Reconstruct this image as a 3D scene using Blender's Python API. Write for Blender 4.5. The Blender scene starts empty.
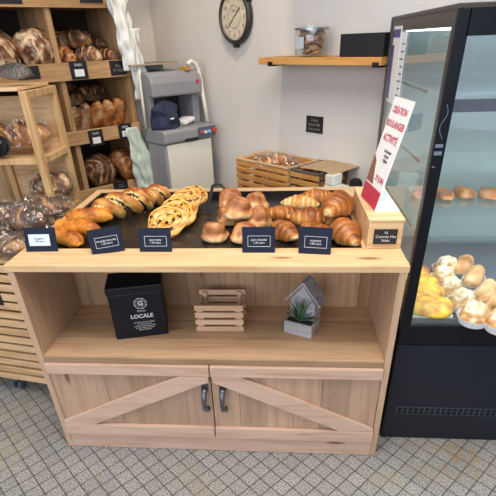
import bpy, math, random
import numpy as np
from mathutils import Vector, Matrix, noise
PI = math.pi
R = math.radians
scene = bpy.context.scene
col = scene.collection

# ------------------------------------------------------------------ camera (solved from the floor tiles and the counter)
S = 1.25
F_PX = 448.29; PITCH = 0.573729; YAW = 0.0916922; ROLL = -0.0379543; PY = 82.54
CAM = np.array([0.205523, -0.996598, 1.114025]) * S
cr, sr = math.cos(ROLL), math.sin(ROLL)
Rt = np.array([math.cos(YAW), math.sin(YAW), 0.0])
Up = np.array([-math.sin(YAW) * math.sin(PITCH), math.cos(YAW) * math.sin(PITCH), math.cos(PITCH)])
Fw = np.array([-math.sin(YAW) * math.cos(PITCH), math.cos(YAW) * math.cos(PITCH), -math.sin(PITCH)])
ax = cr * Rt + sr * Up
ay = -sr * Rt + cr * Up

cam_d = bpy.data.cameras.new('camera')
cam_d.sensor_width = 36; cam_d.sensor_fit = 'HORIZONTAL'
cam_d.lens = F_PX * 36 / 496
cam_d.shift_y = PY / 496
cam_d.clip_start = 0.02
cam = bpy.data.objects.new('camera', cam_d); col.objects.link(cam)
M3 = Matrix(((ax[0], ay[0], -Fw[0]), (ax[1], ay[1], -Fw[1]), (ax[2], ay[2], -Fw[2])))
cam.matrix_world = Matrix.Translation(Vector(CAM)) @ M3.to_4x4()
scene.camera = cam

def at(u, v, axis, val):
    """point of a real plane (axis = value) that the sight line of a photo position meets"""
    a, b = u - 248, v - 248 - PY
    d = a * ax - b * ay + F_PX * Fw
    t = (val - CAM[axis]) / d[axis]
    return Vector(CAM + d * t)

# room frames: the walls run with the floor tiles, the counter stands across them
COR = Vector((-0.64, 2.338, 0))
AL, AB = R(46.8), R(-43.2)
def wall_pt(ang, x, y, z=0):
    c, s = math.cos(ang), math.sin(ang)
    return Vector((COR.x + x * c - y * s, COR.y + x * s + y * c, z))

# ------------------------------------------------------------------ object helpers
def tag(o, label=None, cat=None, group=None, kind=None):
    if label: o['label'] = label
    if cat: o['category'] = cat
    if group: o['group'] = group
    if kind: o['kind'] = kind
    return o

def empty(name, loc=(0, 0, 0), rz=0, label=None, cat=None, group=None):
    o = bpy.data.objects.new(name, None); col.objects.link(o)
    o.location = loc; o.rotation_euler = (0, 0, rz); o.empty_display_size = 0.05
    return tag(o, label, cat, group)

def copy_tree(o, parent=None):
    c = o.copy(); col.objects.link(c)
    if parent: c.parent = parent
    for ch in list(o.children): copy_tree(ch, c)
    return c

class MB:
    def __init__(s): s.v = []; s.f = []; s.c = []; s.mi = []; s.m = 0; s.sm = []; s.smooth = False
    def add(s, vs, fs, cs=None):
        n = len(s.v); s.v += [tuple(p) for p in vs]
        s.c += cs if cs else [0.5] * len(vs)
        for f in fs:
            s.f.append(tuple(i + n for i in f)); s.mi.append(s.m); s.sm.append(s.smooth)
        return s
    def box(s, x0, x1, y0, y1, z0, z1, M=None):
        vs = [Vector((x, y, z)) for x in (x0, x1) for y in (y0, y1) for z in (z0, z1)]
        if M: vs = [M @ p for p in vs]
        return s.add(vs, [(0, 1, 3, 2), (4, 6, 7, 5), (0, 4, 5, 1), (2, 3, 7, 6), (0, 2, 6, 4), (1, 5, 7, 3)])
    def bar(s, p, q, w, h, up=(0, 0, 1)):
        p = Vector(p); q = Vector(q); d = (q - p); L = d.length; d.normalize()
        u = Vector(up); sx = d.cross(u)
        if sx.length < 1e-4: sx = d.cross(Vector((0, 1, 0)))
        sx.normalize(); u = sx.cross(d)
        M = Matrix((sx, d, u)).transposed().to_4x4(); M.translation = p
        return s.box(-w / 2, w / 2, 0, L, -h / 2, h / 2, M)
    def prism(s, poly, y0, y1, M=None):
        """polygon in x,z extruded along y"""
        n = len(poly)
        vs = [Vector((x, y0, z)) for x, z in poly] + [Vector((x, y1, z)) for x, z in poly]
        if M: vs = [M @ p for p in vs]
        fs = [tuple(range(n)), tuple(range(2 * n - 1, n - 1, -1))] + [(i, i + n, (i + 1) % n + n, (i + 1) % n) for i in range(n)]
        return s.add(vs, fs)
    def rings(s, rings, cols=None, cap=True, closed=True):
        n = len(rings[0]); vs = [p for r in rings for p in r]
        cs = [c for r in cols for c in r] if cols else None
        fs = []
        for i in range(len(rings) - 1):
            for j in range(n if closed else n - 1):
                k = (j + 1) % n
                fs.append((i * n + j, i * n + k, (i + 1) * n + k, (i + 1) * n + j))
        if cap:
            fs.append(tuple(range(n - 1, -1, -1))); fs.append(tuple((len(rings) - 1) * n + j for j in range(n)))
        return s.add(vs, fs, cs)
    def tube(s, path, rad, n=10, flat=1.0, cap=True):
        path = [Vector(p) for p in path]; rings = []
        if not hasattr(rad, '__len__'): rad = [rad] * len(path)
        prev = None
        for i, p in enumerate(path):
            d = (path[min(i + 1, len(path) - 1)] - path[max(i - 1, 0)]).normalized()
            a = Vector((0, 0, 1)) if prev is None else prev
            sx = d.cross(a)
            if sx.length < 1e-3: sx = d.cross(Vector((0, 1, 0.1)))
            sx.normalize(); u = sx.cross(d); prev = u
            rings.append([p + (sx * math.cos(t) + u * math.sin(t) * flat) * rad[i] for t in [2 * PI * k / n for k in range(n)]])
        return s.rings(rings, None, cap)
    def lathe(s, prof, n=24, cx=0, cy=0, M=None):
        rings = []
        for r, z in prof:
            ring = [Vector((cx + r * math.cos(2 * PI * k / n), cy + r * math.sin(2 * PI * k / n), z)) for k in range(n)]
            if M: ring = [M @ p for p in ring]
            rings.append(ring)
        return s.rings(rings)
    def build(s, name, mat, parent=None, bevel=0, smooth=None, sub=0, label=None, solid=0):
        me = bpy.data.meshes.new(name); me.from_pydata(s.v, [], s.f)
        mats = mat if isinstance(mat, (list, tuple)) else [mat]
        for m in mats: me.materials.append(m)
        a = me.color_attributes.new('bake', 'FLOAT_COLOR', 'POINT')
        flat = []
        for c in s.c: flat += [c, c, c, 1.0]
        a.data.foreach_set('color', flat)
        for i, p in enumerate(me.polygons):
            p.material_index = s.mi[i]
            p.use_smooth = s.sm[i] if smooth is None else smooth
        me.update()
        o = bpy.data.objects.new(name, me); col.objects.link(o)
        if parent: o.parent = parent
        if bevel:
            b = o.modifiers.new('bevel', 'BEVEL'); b.width = bevel; b.segments = 2; b.limit_method = 'ANGLE'; b.angle_limit = R(40)
        if solid:
            b = o.modifiers.new('solid', 'SOLIDIFY'); b.thickness = solid; b.offset = 0
        if sub:
            b = o.modifiers.new('sub', 'SUBSURF'); b.levels = sub; b.render_levels = sub
        if label: o['label'] = label
        return o

def rot(rx=0, ry=0, rz=0, loc=(0, 0, 0)):
    return Matrix.Translation(Vector(loc)) @ Matrix.Rotation(rz, 4, 'Z') @ Matrix.Rotation(ry, 4, 'Y') @ Matrix.Rotation(rx, 4, 'X')

def text(name, body, size, mat, parent, M, align='CENTER', extrude=0.0002, bold=0.0):
    cu = bpy.data.curves.new(name, 'FONT'); cu.body = body; cu.size = size
    cu.align_x = align; cu.align_y = 'CENTER'; cu.extrude = extrude; cu.offset = bold; cu.resolution_u = 3
    cu.space_line = 1.0
    t = bpy.data.objects.new('tmp', cu); col.objects.link(t)
    dg = bpy.context.evaluated_depsgraph_get(); dg.update()
    me = bpy.data.meshes.new_from_object(t.evaluated_get(dg))
    bpy.data.objects.remove(t); me.transform(M); me.materials.clear(); me.materials.append(mat)
    o = bpy.data.objects.new(name, me); col.objects.link(o); o.parent = parent
    return o

# ------------------------------------------------------------------ materials
def srgb(h):
    h = [int(h[i:i + 2], 16) / 255 for i in (0, 2, 4)]
    return tuple((c / 12.92 if c <= 0.04045 else ((c + 0.055) / 1.055) ** 2.4) for c in h) + (1,)

def newmat(name):
    m = bpy.data.materials.new(name); m.use_nodes = True
    nt = m.node_tree; b = nt.nodes['Principled BSDF']
    return m, nt, b
def N(nt, t, **kw):
    n = nt.nodes.new(t)
    for k, v in kw.items():
        if k in n.inputs.keys(): n.inputs[k].default_value = v
        else: setattr(n, k, v)
    return n
def ramp(nt, stops, fac):
    r = N(nt, 'ShaderNodeValToRGB'); e = r.color_ramp.elements
    while len(e) < len(stops): e.new(0.5)
    for el, (p, c) in zip(e, stops): el.position = p; el.color = srgb(c) if isinstance(c, str) else c
    nt.links.new(fac, r.inputs[0]); return r.outputs[0]
def coords(nt, scale=(1, 1, 1), rotv=(0, 0, 0), rnd=True):
    tc = N(nt, 'ShaderNodeTexCoord'); mp = N(nt, 'ShaderNodeMapping')
    mp.inputs['Scale'].default_value = scale; mp.inputs['Rotation'].default_value = rotv
    nt.links.new(tc.outputs['Object'], mp.inputs[0])
    if rnd:
        oi = N(nt, 'ShaderNodeObjectInfo'); mu = N(nt, 'ShaderNodeMath', operation='MULTIPLY'); mu.inputs[1].default_value = 7.0
        nt.links.new(oi.outputs['Random'], mu.inputs[0]); nt.links.new(mu.outputs[0], mp.inputs['Location'])
    return mp.outputs[0]
def bump(nt, b, h, strength=0.3, dist=0.002):
    bp = N(nt, 'ShaderNodeBump'); bp.inputs['Strength'].default_value = strength; bp.inputs['Distance'].default_value = dist
    nt.links.new(h, bp.inputs['Height']); nt.links.new(bp.outputs[0], b.inputs['Normal'])

def plain(name, c, rough=0.5, metal=0, spec=0.5, var=0.06, nscale=30, bmp=0.05, emit=0):
    m, nt, b = newmat(name)
    b.inputs['Roughness'].default_value = rough; b.inputs['Metallic'].default_value = metal
    b.inputs['Specular IOR Level'].default_value = spec
    v = coords(nt, rnd=False); no = N(nt, 'ShaderNodeTexNoise', Scale=nscale, Detail=4.0)
    nt.links.new(v, no.inputs['Vector'])
    base = srgb(c)
    lo = tuple(max(0, x * (1 - var)) for x in base[:3]) + (1,); hi = tuple(min(1, x * (1 + var)) for x in base[:3]) + (1,)
    nt.links.new(ramp(nt, [(0.3, lo), (0.7, hi)], no.outputs[0]), b.inputs['Base Color'])
    if bmp: bump(nt, b, no.outputs[0], bmp, 0.001)
    if emit:
        b.inputs['Emission Color'].default_value = base; b.inputs['Emission Strength'].default_value = emit
    return m

def wood(name, light, mid, dark, axis='X', rough=0.55, scale=1.0, knots=True, planks=0, plank_axis=0, kface='front'):
    m, nt, b = newmat(name); b.inputs['Roughness'].default_value = rough
    b.inputs['Specular IOR Level'].default_value = 0.3
    st = {'X': (1.2, 14, 14), 'Y': (14, 1.2, 14), 'Z': (14, 14, 1.2)}[axis]
    v = coords(nt, tuple(k * scale for k in st))
    n1 = N(nt, 'ShaderNodeTexNoise', Scale=2.2, Detail=5.0, Distortion=0.8); nt.links.new(v, n1.inputs['Vector'])
    n2 = N(nt, 'ShaderNodeTexNoise', Scale=9.0, Detail=3.0); nt.links.new(v, n2.inputs['Vector'])
    mx = N(nt, 'ShaderNodeMath', operation='MULTIPLY_ADD'); nt.links.new(n2.outputs[0], mx.inputs[0]); mx.inputs[1].default_value = 0.35
    nt.links.new(n1.outputs[0], mx.inputs[2])
    c = ramp(nt, [(0.42, dark), (0.58, mid), (0.78, light)], mx.outputs[0])
    if planks:
        tc = N(nt, 'ShaderNodeTexCoord'); sp = N(nt, 'ShaderNodeSeparateXYZ'); nt.links.new(tc.outputs['Object'], sp.inputs[0])
        q = N(nt, 'ShaderNodeMath', operation='DIVIDE'); nt.links.new(sp.outputs[plank_axis], q.inputs[0]); q.inputs[1].default_value = planks
        fl = N(nt, 'ShaderNodeMath', operation='FLOOR'); nt.links.new(q.outputs[0], fl.inputs[0])
        wn = N(nt, 'ShaderNodeTexWhiteNoise', noise_dimensions='1D'); nt.links.new(fl.outputs[0], wn.inputs['W'])
        fr = N(nt, 'ShaderNodeMath', operation='FRACT'); nt.links.new(q.outputs[0], fr.inputs[0])
        mr = N(nt, 'ShaderNodeMapRange'); nt.links.new(wn.outputs[0], mr.inputs[0]); mr.inputs[3].default_value = 0.80; mr.inputs[4].default_value = 1.12
        lt = N(nt, 'ShaderNodeMath', operation='GREATER_THAN'); nt.links.new(fr.outputs[0], lt.inputs[0]); lt.inputs[1].default_value = 0.025
        m2 = N(nt, 'ShaderNodeMapRange'); nt.links.new(lt.outputs[0], m2.inputs[0]); m2.inputs[3].default_value = 0.6; m2.inputs[4].default_value = 1
        mm = N(nt, 'ShaderNodeMath', operation='MULTIPLY'); nt.links.new(mr.outputs[0], mm.inputs[0]); nt.links.new(m2.outputs[0], mm.inputs[1])
        vm = N(nt, 'ShaderNodeVectorMath', operation='SCALE'); nt.links.new(c, vm.inputs[0]); nt.links.new(mm.outputs[0], vm.inputs['Scale'])
        c = vm.outputs[0]
    if knots:
        kst = {'X': (2.6, 0, 13) if kface == 'front' else (2.6, 10, 0), 'Y': (13, 2.6, 0), 'Z': (10, 0, 2.4)}[axis]
        kv = coords(nt, kst)
        vo = N(nt, 'ShaderNodeTexVoronoi', Scale=1.0); nt.links.new(kv, vo.inputs['Vector'])
        k = ramp(nt, [(0.05, (0.85, 0.85, 0.85, 1)), (0.13, (0, 0, 0, 1))], vo.outputs['Distance'])
        mix = N(nt, 'ShaderNodeMix', data_type='RGBA'); nt.links.new(k, mix.inputs[0]); nt.links.new(c, mix.inputs[6]); mix.inputs[7].default_value = srgb('7a4a30')
        c = mix.outputs[2]
    nt.links.new(c, b.inputs['Base Color'])
    bump(nt, b, n2.outputs[0], 0.12, 0.001)
    return m

def crust(name, stops, nscale=40, amp=0.3, rough=0.45, bmp=0.4, flour=0):
    """baked dough: the attribute 'bake' holds how far each spot is baked"""
    m, nt, b = newmat(name); b.inputs['Roughness'].default_value = rough
    at_ = N(nt, 'ShaderNodeAttribute', attribute_name='bake')
    v = coords(nt); no = N(nt, 'ShaderNodeTexNoise', Scale=nscale, Detail=5.0); nt.links.new(v, no.inputs['Vector'])
    sub = N(nt, 'ShaderNodeMath', operation='SUBTRACT'); nt.links.new(no.outputs[0], sub.inputs[0]); sub.inputs[1].default_value = 0.5
    ma = N(nt, 'ShaderNodeMath', operation='MULTIPLY_ADD'); nt.links.new(sub.outputs[0], ma.inputs[0]); ma.inputs[1].default_value = amp * 2
    nt.links.new(at_.outputs['Fac'], ma.inputs[2])
    c = ramp(nt, stops, ma.outputs[0])
    if flour:
        n3 = N(nt, 'ShaderNodeTexNoise', Scale=26.0, Detail=6.0); nt.links.new(v, n3.inputs['Vector'])
        k = ramp(nt, [(0.5, (0, 0, 0, 1)), (0.72, (flour, flour, flour, 1))], n3.outputs[0])
        mix = N(nt, 'ShaderNodeMix', data_type='RGBA'); nt.links.new(k, mix.inputs[0]); nt.links.new(c, mix.inputs[6]); mix.inputs[7].default_value = srgb('e0cfb4')
        c = mix.outputs[2]
    nt.links.new(c, b.inputs['Base Color']); bump(nt, b, no.outputs[0], bmp, 0.003)
    return m

def film(name, c=(0.95, 0.95, 0.95, 1), alpha=0.25, gl=0.2, rough=0.15, ior=1.45):
    """clear film or glass: mostly lets light through, with a glossy skin"""
    m = bpy.data.materials.new(name); m.use_nodes = True; nt = m.node_tree; nt.nodes.clear()
    o = N(nt, 'ShaderNodeOutputMaterial'); t = N(nt, 'ShaderNodeBsdfTransparent'); t.inputs[0].default_value = (0.97, 0.985, 0.98, 1)
    g = N(nt, 'ShaderNodeBsdfGlossy'); g.inputs['Roughness'].default_value = rough; g.inputs[0].default_value = (1, 1, 1, 1)
    d = N(nt, 'ShaderNodeBsdfDiffuse'); d.inputs[0].default_value = c
    lw = N(nt, 'ShaderNodeFresnel', IOR=ior)
    ad = N(nt, 'ShaderNodeMath', operation='ADD'); ad.use_clamp = True; ad.inputs[1].default_value = gl
    ge = N(nt, 'ShaderNodeNewGeometry'); inv = N(nt, 'ShaderNodeMath', operation='SUBTRACT'); inv.inputs[0].default_value = 1.0; nt.links.new(ge.outputs['Backfacing'], inv.inputs[1])
    fm = N(nt, 'ShaderNodeMath', operation='MULTIPLY'); nt.links.new(lw.outputs[0], fm.inputs[0]); nt.links.new(inv.outputs[0], fm.inputs[1]); nt.links.new(fm.outputs[0], ad.inputs[0])
    m1 = N(nt, 'ShaderNodeMixShader'); m1.inputs[0].default_value = alpha; nt.links.new(t.outputs[0], m1.inputs[1]); nt.links.new(d.outputs[0], m1.inputs[2])
    m2 = N(nt, 'ShaderNodeMixShader'); nt.links.new(ad.outputs[0], m2.inputs[0]); nt.links.new(m1.outputs[0], m2.inputs[1]); nt.links.new(g.outputs[0], m2.inputs[2])
    nt.links.new(m2.outputs[0], o.inputs[0])
    return m

def tile_floor():
    m, nt, b = newmat('floor_tiles'); b.inputs['Roughness'].default_value = 0.5
    v = coords(nt, rnd=False)
    br = N(nt, 'ShaderNodeTexBrick', offset=0.0, squash=1.0); nt.links.new(v, br.inputs['Vector'])
    for k, x in (('Scale', 1.0), ('Mortar Size', 0.0020), ('Mortar Smooth', 0.15), ('Brick Width', 0.05663), ('Row Height', 0.05663), ('Bias', 0.0)):
        br.inputs[k].default_value = x
    br.inputs['Color1'].default_value = srgb('b6b4af'); br.inputs['Color2'].default_value = srgb('a9a7a3'); br.inputs['Mortar'].default_value = srgb('454443')
    sp = N(nt, 'ShaderNodeTexNoise', Scale=170.0, Detail=3.0); nt.links.new(v, sp.inputs['Vector'])
    c1 = ramp(nt, [(0.36, '6a6a6a'), (0.5, 'c2c1c0'), (0.62, 'ffffff')], sp.outputs[0])
    mx = N(nt, 'ShaderNodeMix', data_type='RGBA', blend_type='MULTIPLY'); mx.inputs[0].default_value = 0.75
    nt.links.new(br.outputs['Color'], mx.inputs[6]); nt.links.new(c1, mx.inputs[7])
    # rust and tread stains with shapes of their own
    st = N(nt, 'ShaderNodeTexNoise', Scale=3.2, Detail=6.0); nt.links.new(v, st.inputs['Vector'])
    k = ramp(nt, [(0.58, (0, 0, 0, 1)), (0.72, (0.45, 0.45, 0.45, 1))], st.outputs[0])
    m2 = N(nt, 'ShaderNodeMix', data_type='RGBA'); nt.links.new(k, m2.inputs[0]); nt.links.new(mx.outputs[2], m2.inputs[6]); m2.inputs[7].default_value = srgb('a08c68')
    out = m2.outputs[2]
    for (su, sv, rad, hexc, amt) in ((462, 458, 0.16, '9a7a48', 0.75), (425, 470, 0.10, '98835c', 0.6), (8, 450, 0.15, 'a59a72', 0.6)):
        P = at(su, sv, 2, 0.0); dx, dy = P.x + 0.86372, P.y + 0.08045; c_, s_ = math.cos(0.753531), math.sin(0.753531)
        ds = N(nt, 'ShaderNodeVectorMath', operation='DISTANCE'); nt.links.new(v, ds.inputs[0]); ds.inputs[1].default_value = (dx * c_ - dy * s_, dx * s_ + dy * c_, 0)
        mrr = N(nt, 'ShaderNodeMapRange'); nt.links.new(ds.outputs['Value'], mrr.inputs[0]); mrr.inputs[1].default_value = rad; mrr.inputs[2].default_value = 0.02; mrr.inputs[3].default_value = 0; mrr.inputs[4].default_value = 1
        s2 = N(nt, 'ShaderNodeTexNoise', Scale=22.0, Detail=6.0); nt.links.new(v, s2.inputs['Vector'])
        k2 = ramp(nt, [(0.42, (0, 0, 0, 1)), (0.66, (amt, amt, amt, 1))], s2.outputs[0])
        ml = N(nt, 'ShaderNodeMath', operation='MULTIPLY'); nt.links.new(k2, ml.inputs[0]); nt.links.new(mrr.outputs[0], ml.inputs[1])
        m3 = N(nt, 'ShaderNodeMix', data_type='RGBA'); nt.links.new(ml.outputs[0], m3.inputs[0]); nt.links.new(out, m3.inputs[6]); m3.inputs[7].default_value = srgb(hexc)
        out = m3.outputs[2]
    nt.links.new(out, b.inputs['Base Color'])
    bump(nt, b, br.outputs['Fac'], -0.25, 0.002)
    return m

W_TOP = wood('pine_top', 'debb90', 'd8b284', 'caa06f', 'X', 0.45, kface='top')
W_X = wood('pine_boards', 'd3b19b', 'c9a58e', 'bb937a', 'X')
W_Z = wood('pine_upright', 'cba88a', 'c29d7e', 'b48d6e', 'Z', knots=False)
W_PANEL = wood('pine_door_planks', 'c2a086', 'b9967c', 'ab876e', 'Z', planks=0.1)
W_NICHE = wood('pine_niche_back', 'c49e7a', 'b8906c', 'a9805c', 'Z', planks=0.14)
W_SHELF = wood('pine_shelf', 'cba682', 'c09974', 'b28a66', 'X', planks=0.13, plank_axis=1, kface='top')
W_RACK = wood('rack_wood', 'c49e72', 'b0885e', '967048', 'X', knots=False)
W_RACKZ = wood('rack_upright', 'bc966c', 'a68058', '8a6644', 'Z', knots=False)
SHADE_BROWN = plain('deep_shade_brown', '32271f', 0.7)  # dark brown that paints in the shade of deep interiors
W_STAND = wood('stand_wood', 'd6b180', 'c49e6c', 'aa8456', 'Z', knots=False)
W_SLAT = wood('slat_wood', 'e0bc90', 'cfa67a', 'b88c60', 'X', knots=False)
W_GREY = wood('weathered_wood', 'b4b0b2', '9a9698', '7c787c', 'X', knots=False, rough=0.8)
W_CRATE = wood('small_crate_wood', 'dfbc9c', 'cda584', 'b48c6c', 'X', knots=False)
W_GOLD = wood('wall_shelf_wood', 'd29a58', 'bd8346', '9c6632', 'X', knots=False)
BLACK = plain('black_matt', '1b1c22', 0.45)
SLATE = plain('slate_tray', '1d1a19', 0.32, var=0.25, nscale=12, bmp=0.1)
NAVY = plain('navy_card', '141b30', 0.5, spec=0.2)
CHALK = plain('chalk_white', 'd8d8da', 0.8)
WHITE = plain('white_paper', 'eeeeee', 0.6)
IRON = plain('dark_iron', '6a6b72', 0.35, metal=0.8)
STEEL = plain('steel', '9a9c9e', 0.3, metal=0.9)
CASE_BLACK = plain('case_black', '0c0e14', 0.35, spec=0.3, var=0.03, bmp=0.0)
CASE_PANEL = plain('case_panel', '1e2129', 0.5, spec=0.3, var=0.05, bmp=0.02)
CASE_SIDE = plain('case_frame_grey', '3a342f', 0.4)
DECK = plain('case_deck', '59606b', 0.3, var=0.1)
GLASS = film('case_glass', gl=0.07, alpha=0.01, rough=0.02, ior=1.45)
GLASS_SIDE = film('case_side_glass', gl=0.015, alpha=0.01, rough=0.02, ior=1.30)
GLASS_S = film('shelf_glass', c=(0.55, 0.8, 0.8, 1), gl=0.04, alpha=0.05, rough=0.03)
JARG = film('jar_glass', gl=0.03, alpha=0.02, rough=0.03)
BAG = film('clear_bag', c=(0.8, 0.8, 0.8, 1), gl=0.03, alpha=0.012, rough=0.12)
BAGW = film('white_bag', c=(0.92, 0.93, 0.9, 1), gl=0.05, alpha=0.62, rough=0.3)
BAGG = film('green_bag', c=(0.76, 0.86, 0.76, 1), gl=0.06, alpha=0.66, rough=0.3)
WALL = plain('wall_plaster', 'd2cdc8', 0.85, var=0.02, nscale=6, bmp=0.03)
CEIL = plain('ceiling_white', 'd8d6d2', 0.9, var=0.01)
GREY = plain('machine_grey', '8c8d92', 0.45, var=0.03)
GREY_D = plain('machine_dark', '4c4b4d', 0.5)
CREAM = plain('cream_enamel', 'dcd9cc', 0.35, var=0.02)
CRO = crust('croissant_crust', [(0.0, 'f0d49c'), (0.28, 'dea65e'), (0.58, 'bc7436'), (1.0, '7c401a')], 45, 0.22, 0.38)
BUN = crust('pain_chocolat_crust', [(0.0, 'ecd0a0'), (0.3, 'dcab70'), (0.62, 'c07c48'), (1.0, '8c5028')], 60, 0.42, 0.42)
SWIRL = crust('swirl_pastry', [(0.0, '3c1e12'), (0.12, '5a2c14'), (0.2, 'c8802c'), (0.42, 'edb34c'), (0.62, 'efca84'), (0.8, 'd8984a'), (1.0, 'a45e22')], 30, 0.16, 0.25)
TWIST = crust('twist_pastry', [(0.0, '33180e'), (0.14, '4c2412'), (0.24, 'f4dda0'), (0.5, 'e6b868'), (0.85, 'c07832'), (1.0, '8c4a1c')], 35, 0.14, 0.4)
CHEESE = crust('cheese_crust', [(0.0, 'f2bc58'), (0.4, 'e89a34'), (0.75, 'c4701e'), (1.0, '8a4414')], 60, 0.5, 0.5, 0.8)
LOAF = crust('loaf_crust', [(0.0, 'e2cfae'), (0.3, 'b88e62'), (0.6, '855432'), (1.0, '452614')], 38, 0.55, 0.7, 0.9, flour=0.75)
LOAF_D = crust('dark_loaf_crust', [(0.0, 'd6b890'), (0.3, 'a87442'), (0.6, '6c4022'), (1.0, '35200f')], 38, 0.5, 0.6, 0.9, flour=0.3)
LOAF_O = crust('orange_loaf_crust', [(0.0, 'e6c08c'), (0.3, 'd09050'), (0.6, 'a8642c'), (1.0, '603018')], 38, 0.5, 0.55, 0.8, flour=0.35)
LOAF_H = crust('bagged_crust', [(0.0, 'b08458'), (0.3, '8a5c34'), (0.6, '5c3a20'), (1.0, '2e1c10')], 30, 0.5, 0.6, 0.8)
SEED = crust('seed_loaf_crust', [(0.0, '9a9088'), (0.5, '6c6460'), (1.0, '35302e')], 120, 0.9, 0.8, 0.9)
ECL = crust('eclair_crust', [(0.0, 'f4e6c8'), (0.4, 'e4bc88'), (0.8, 'c48c54'), (1.0, '9a6434')], 40, 0.3, 0.5)
PUFF = crust('puff_crust', [(0.0, 'fffaf0'), (0.25, 'f2e0b8'), (0.5, 'dcb078'), (1.0, 'a8703c')], 50, 0.3, 0.5)
YELLOW = crust('mango_pastry', [(0.0, 'fce65c'), (0.4, 'f6cc38'), (0.62, 'dc9a2c'), (0.9, '9a4e2c')], 30, 0.55, 0.35)

# ------------------------------------------------------------------ the room
def struct(o): o['kind'] = 'structure'; return o
def wall(name, p, q, z0, z1, th=0.1, mat=WALL, side=1):
    p = Vector(p); q = Vector(q); d = q - p; L = d.length
    M = Matrix.Translation((p.x, p.y, 0)) @ Matrix.Rotation(math.atan2(d.y, d.x), 4, 'Z')
    b = MB().box(0, L, 0 if side > 0 else -th, th if side > 0 else 0, z0, z1)
    o = b.build(name, mat); o.matrix_world = M
    return struct(o)
fl = MB().box(-6, 8, -8, 6, -0.05, 0).build('floor', tile_floor())
fl.location = (-0.86372, -0.08045, 0); fl.rotation_euler = (0, 0, -0.753531); struct(fl)
struct(MB().box(-3.6, 3.2, -3.7, 2.6, 2.75, 2.85).build('ceiling', CEIL))
J = wall_pt(AB, 2.03, 0)
lend = wall_pt(AL, -4.1, 0)
wall('wall_back', COR.xy, J.xy, 0, 2.75)
wall('wall_left', lend.xy, COR.xy, 0, 2.75)
wall('wall_left_front', (lend.x, -3.6), lend.xy, 0, 2.75)
wall('wall_right_back', J.xy, (3.1, J.y), 0, 2.75)
wall('wall_right', (3.1, J.y), (3.1, -3.6), 0, 2.75)
# shop front behind the viewer: sill wall, lintel and a wide window
wall('wall_front_sill', (lend.x, -3.5), (3.1, -3.5), 0, 0.35, side=-1)
wall('wall_front_lintel', (lend.x, -3.5), (3.1, -3.5), 2.45, 2.75, side=-1)
wf = MB()
for x in (lend.x + 0.05, -1.8, -0.1, 1.6, 3.05): wf.box(x - 0.05, x + 0.05, -3.58, -3.5, 0.35, 2.45)
wf.box(lend.x, 3.1, -3.58, -3.5, 1.95, 2.02)
struct(wf.build('window_1', CASE_SIDE))

# ------------------------------------------------------------------ display counter
H = 0.818
ctr = empty('display_counter', (0, 0, 0), 0, 'long pine counter with open shelf, barn-style doors and sunken black pastry tray', 'counter')
DB = 0.86
t = MB()
XR = 0.512
t.box(-0.632, 0.632, 0, 0.140, 0.795, H)
t.box(-0.632, 0.632, 0.825, DB, 0.795, H)
t.box(-0.632, -0.600, 0.1405, 0.8245, 0.795, H)
t.box(XR, 0.632, 0.1405, 0.8245, 0.795, H)
t.build('countertop', W_TOP, ctr, bevel=0.002)
t = MB(); t.box(-0.600, XR, 0.140, 0.825, 0.772, 0.785)
t.box(-0.600, XR, 0.140, 0.146, 0.785, 0.812); t.box(-0.600, XR, 0.819, 0.825, 0.785, 0.812)
t.box(-0.600, -0.594, 0.146, 0.819, 0.785, 0.812); t.box(XR - 0.006, XR, 0.146, 0.819, 0.785, 0.812)
t.build('tray_bed', SLATE, ctr)
for s in (-1, 1):
    x0, x1 = sorted((s * 0.626, s * 0.604))
    MB().box(x0, x1, 0.002, DB - 0.01, 0, 0.795).build('side_panel', W_Z, ctr, bevel=0.0015)
MB().box(-0.604, 0.604, 0.38, 0.396, 0.09, 0.772).build('back_panel', W_NICHE, ctr)
MB().box(-0.604, 0.604, 0.0, 0.38, 0.438, 0.461).build('shelf_board', W_SHELF, ctr, bevel=0.002)
MB().box(-0.604, 0.604, 0.004, 0.024, 0.0, 0.083).build('plinth', W_X, ctr, bevel=0.002)
MB().box(-0.604, 0.604, 0.024, 0.38, 0.075, 0.09).build('bottom_board', W_X, ctr)
for s in (-1, 1):
    e = 0.602; c0 = 0.002
    f = (lambda x: x) if s > 0 else (lambda x: -x)
    def bx(b, xa, xb, *r):
        xa, xb = sorted((f(xa), f(xb))); return b.box(xa, xb, *r)
    cx = 0.004
    dr = bx(MB(), e, c0, 0.004, 0.022, 0.087, 0.436)
    for p in range(len(dr.v)): pass
    door = dr.build('door', W_PANEL, ctr)
    bx(MB(), e, c0, -0.012, 0.0035, 0.392, 0.4355).build('top_rail', W_X, door, bevel=0.002)
    bx(MB(), e, c0, -0.012, 0.0035, 0.087, 0.140).build('bottom_rail', W_X, door, bevel=0.002)
    poly = [(0.600, 0.1405), (0.475, 0.1405), (0.006, 0.366), (0.006, 0.3915), (0.110, 0.3915), (0.600, 0.155)]
    poly = [(f(x), z) for x, z in poly]
    if s < 0: poly = poly[::-1]
    MB().prism(poly[::-1], -0.011, 0.0035).build('brace', W_X, door, bevel=0.002)
    hx = -0.0245 if s < 0 else 0.042
    hb = MB(); hb.smooth = True
    path = [(hx, -0.006 - 0.030 * math.sin(PI * k / 12) ** 0.7, 0.333 - 0.100 * k / 12) for k in range(13)]
    hb.tube(path, [0.0125 - 0.004 * math.sin(PI * k / 12) for k in range(13)], 8, 0.7)
    hb.smooth = False
    hb.box(hx - 0.012, hx + 0.012, -0.004, 0.004, 0.325, 0.346); hb.box(hx - 0.012, hx + 0.012, -0.004, 0.004, 0.219, 0.240)
    hb.build('handle', IRON, door)

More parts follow.
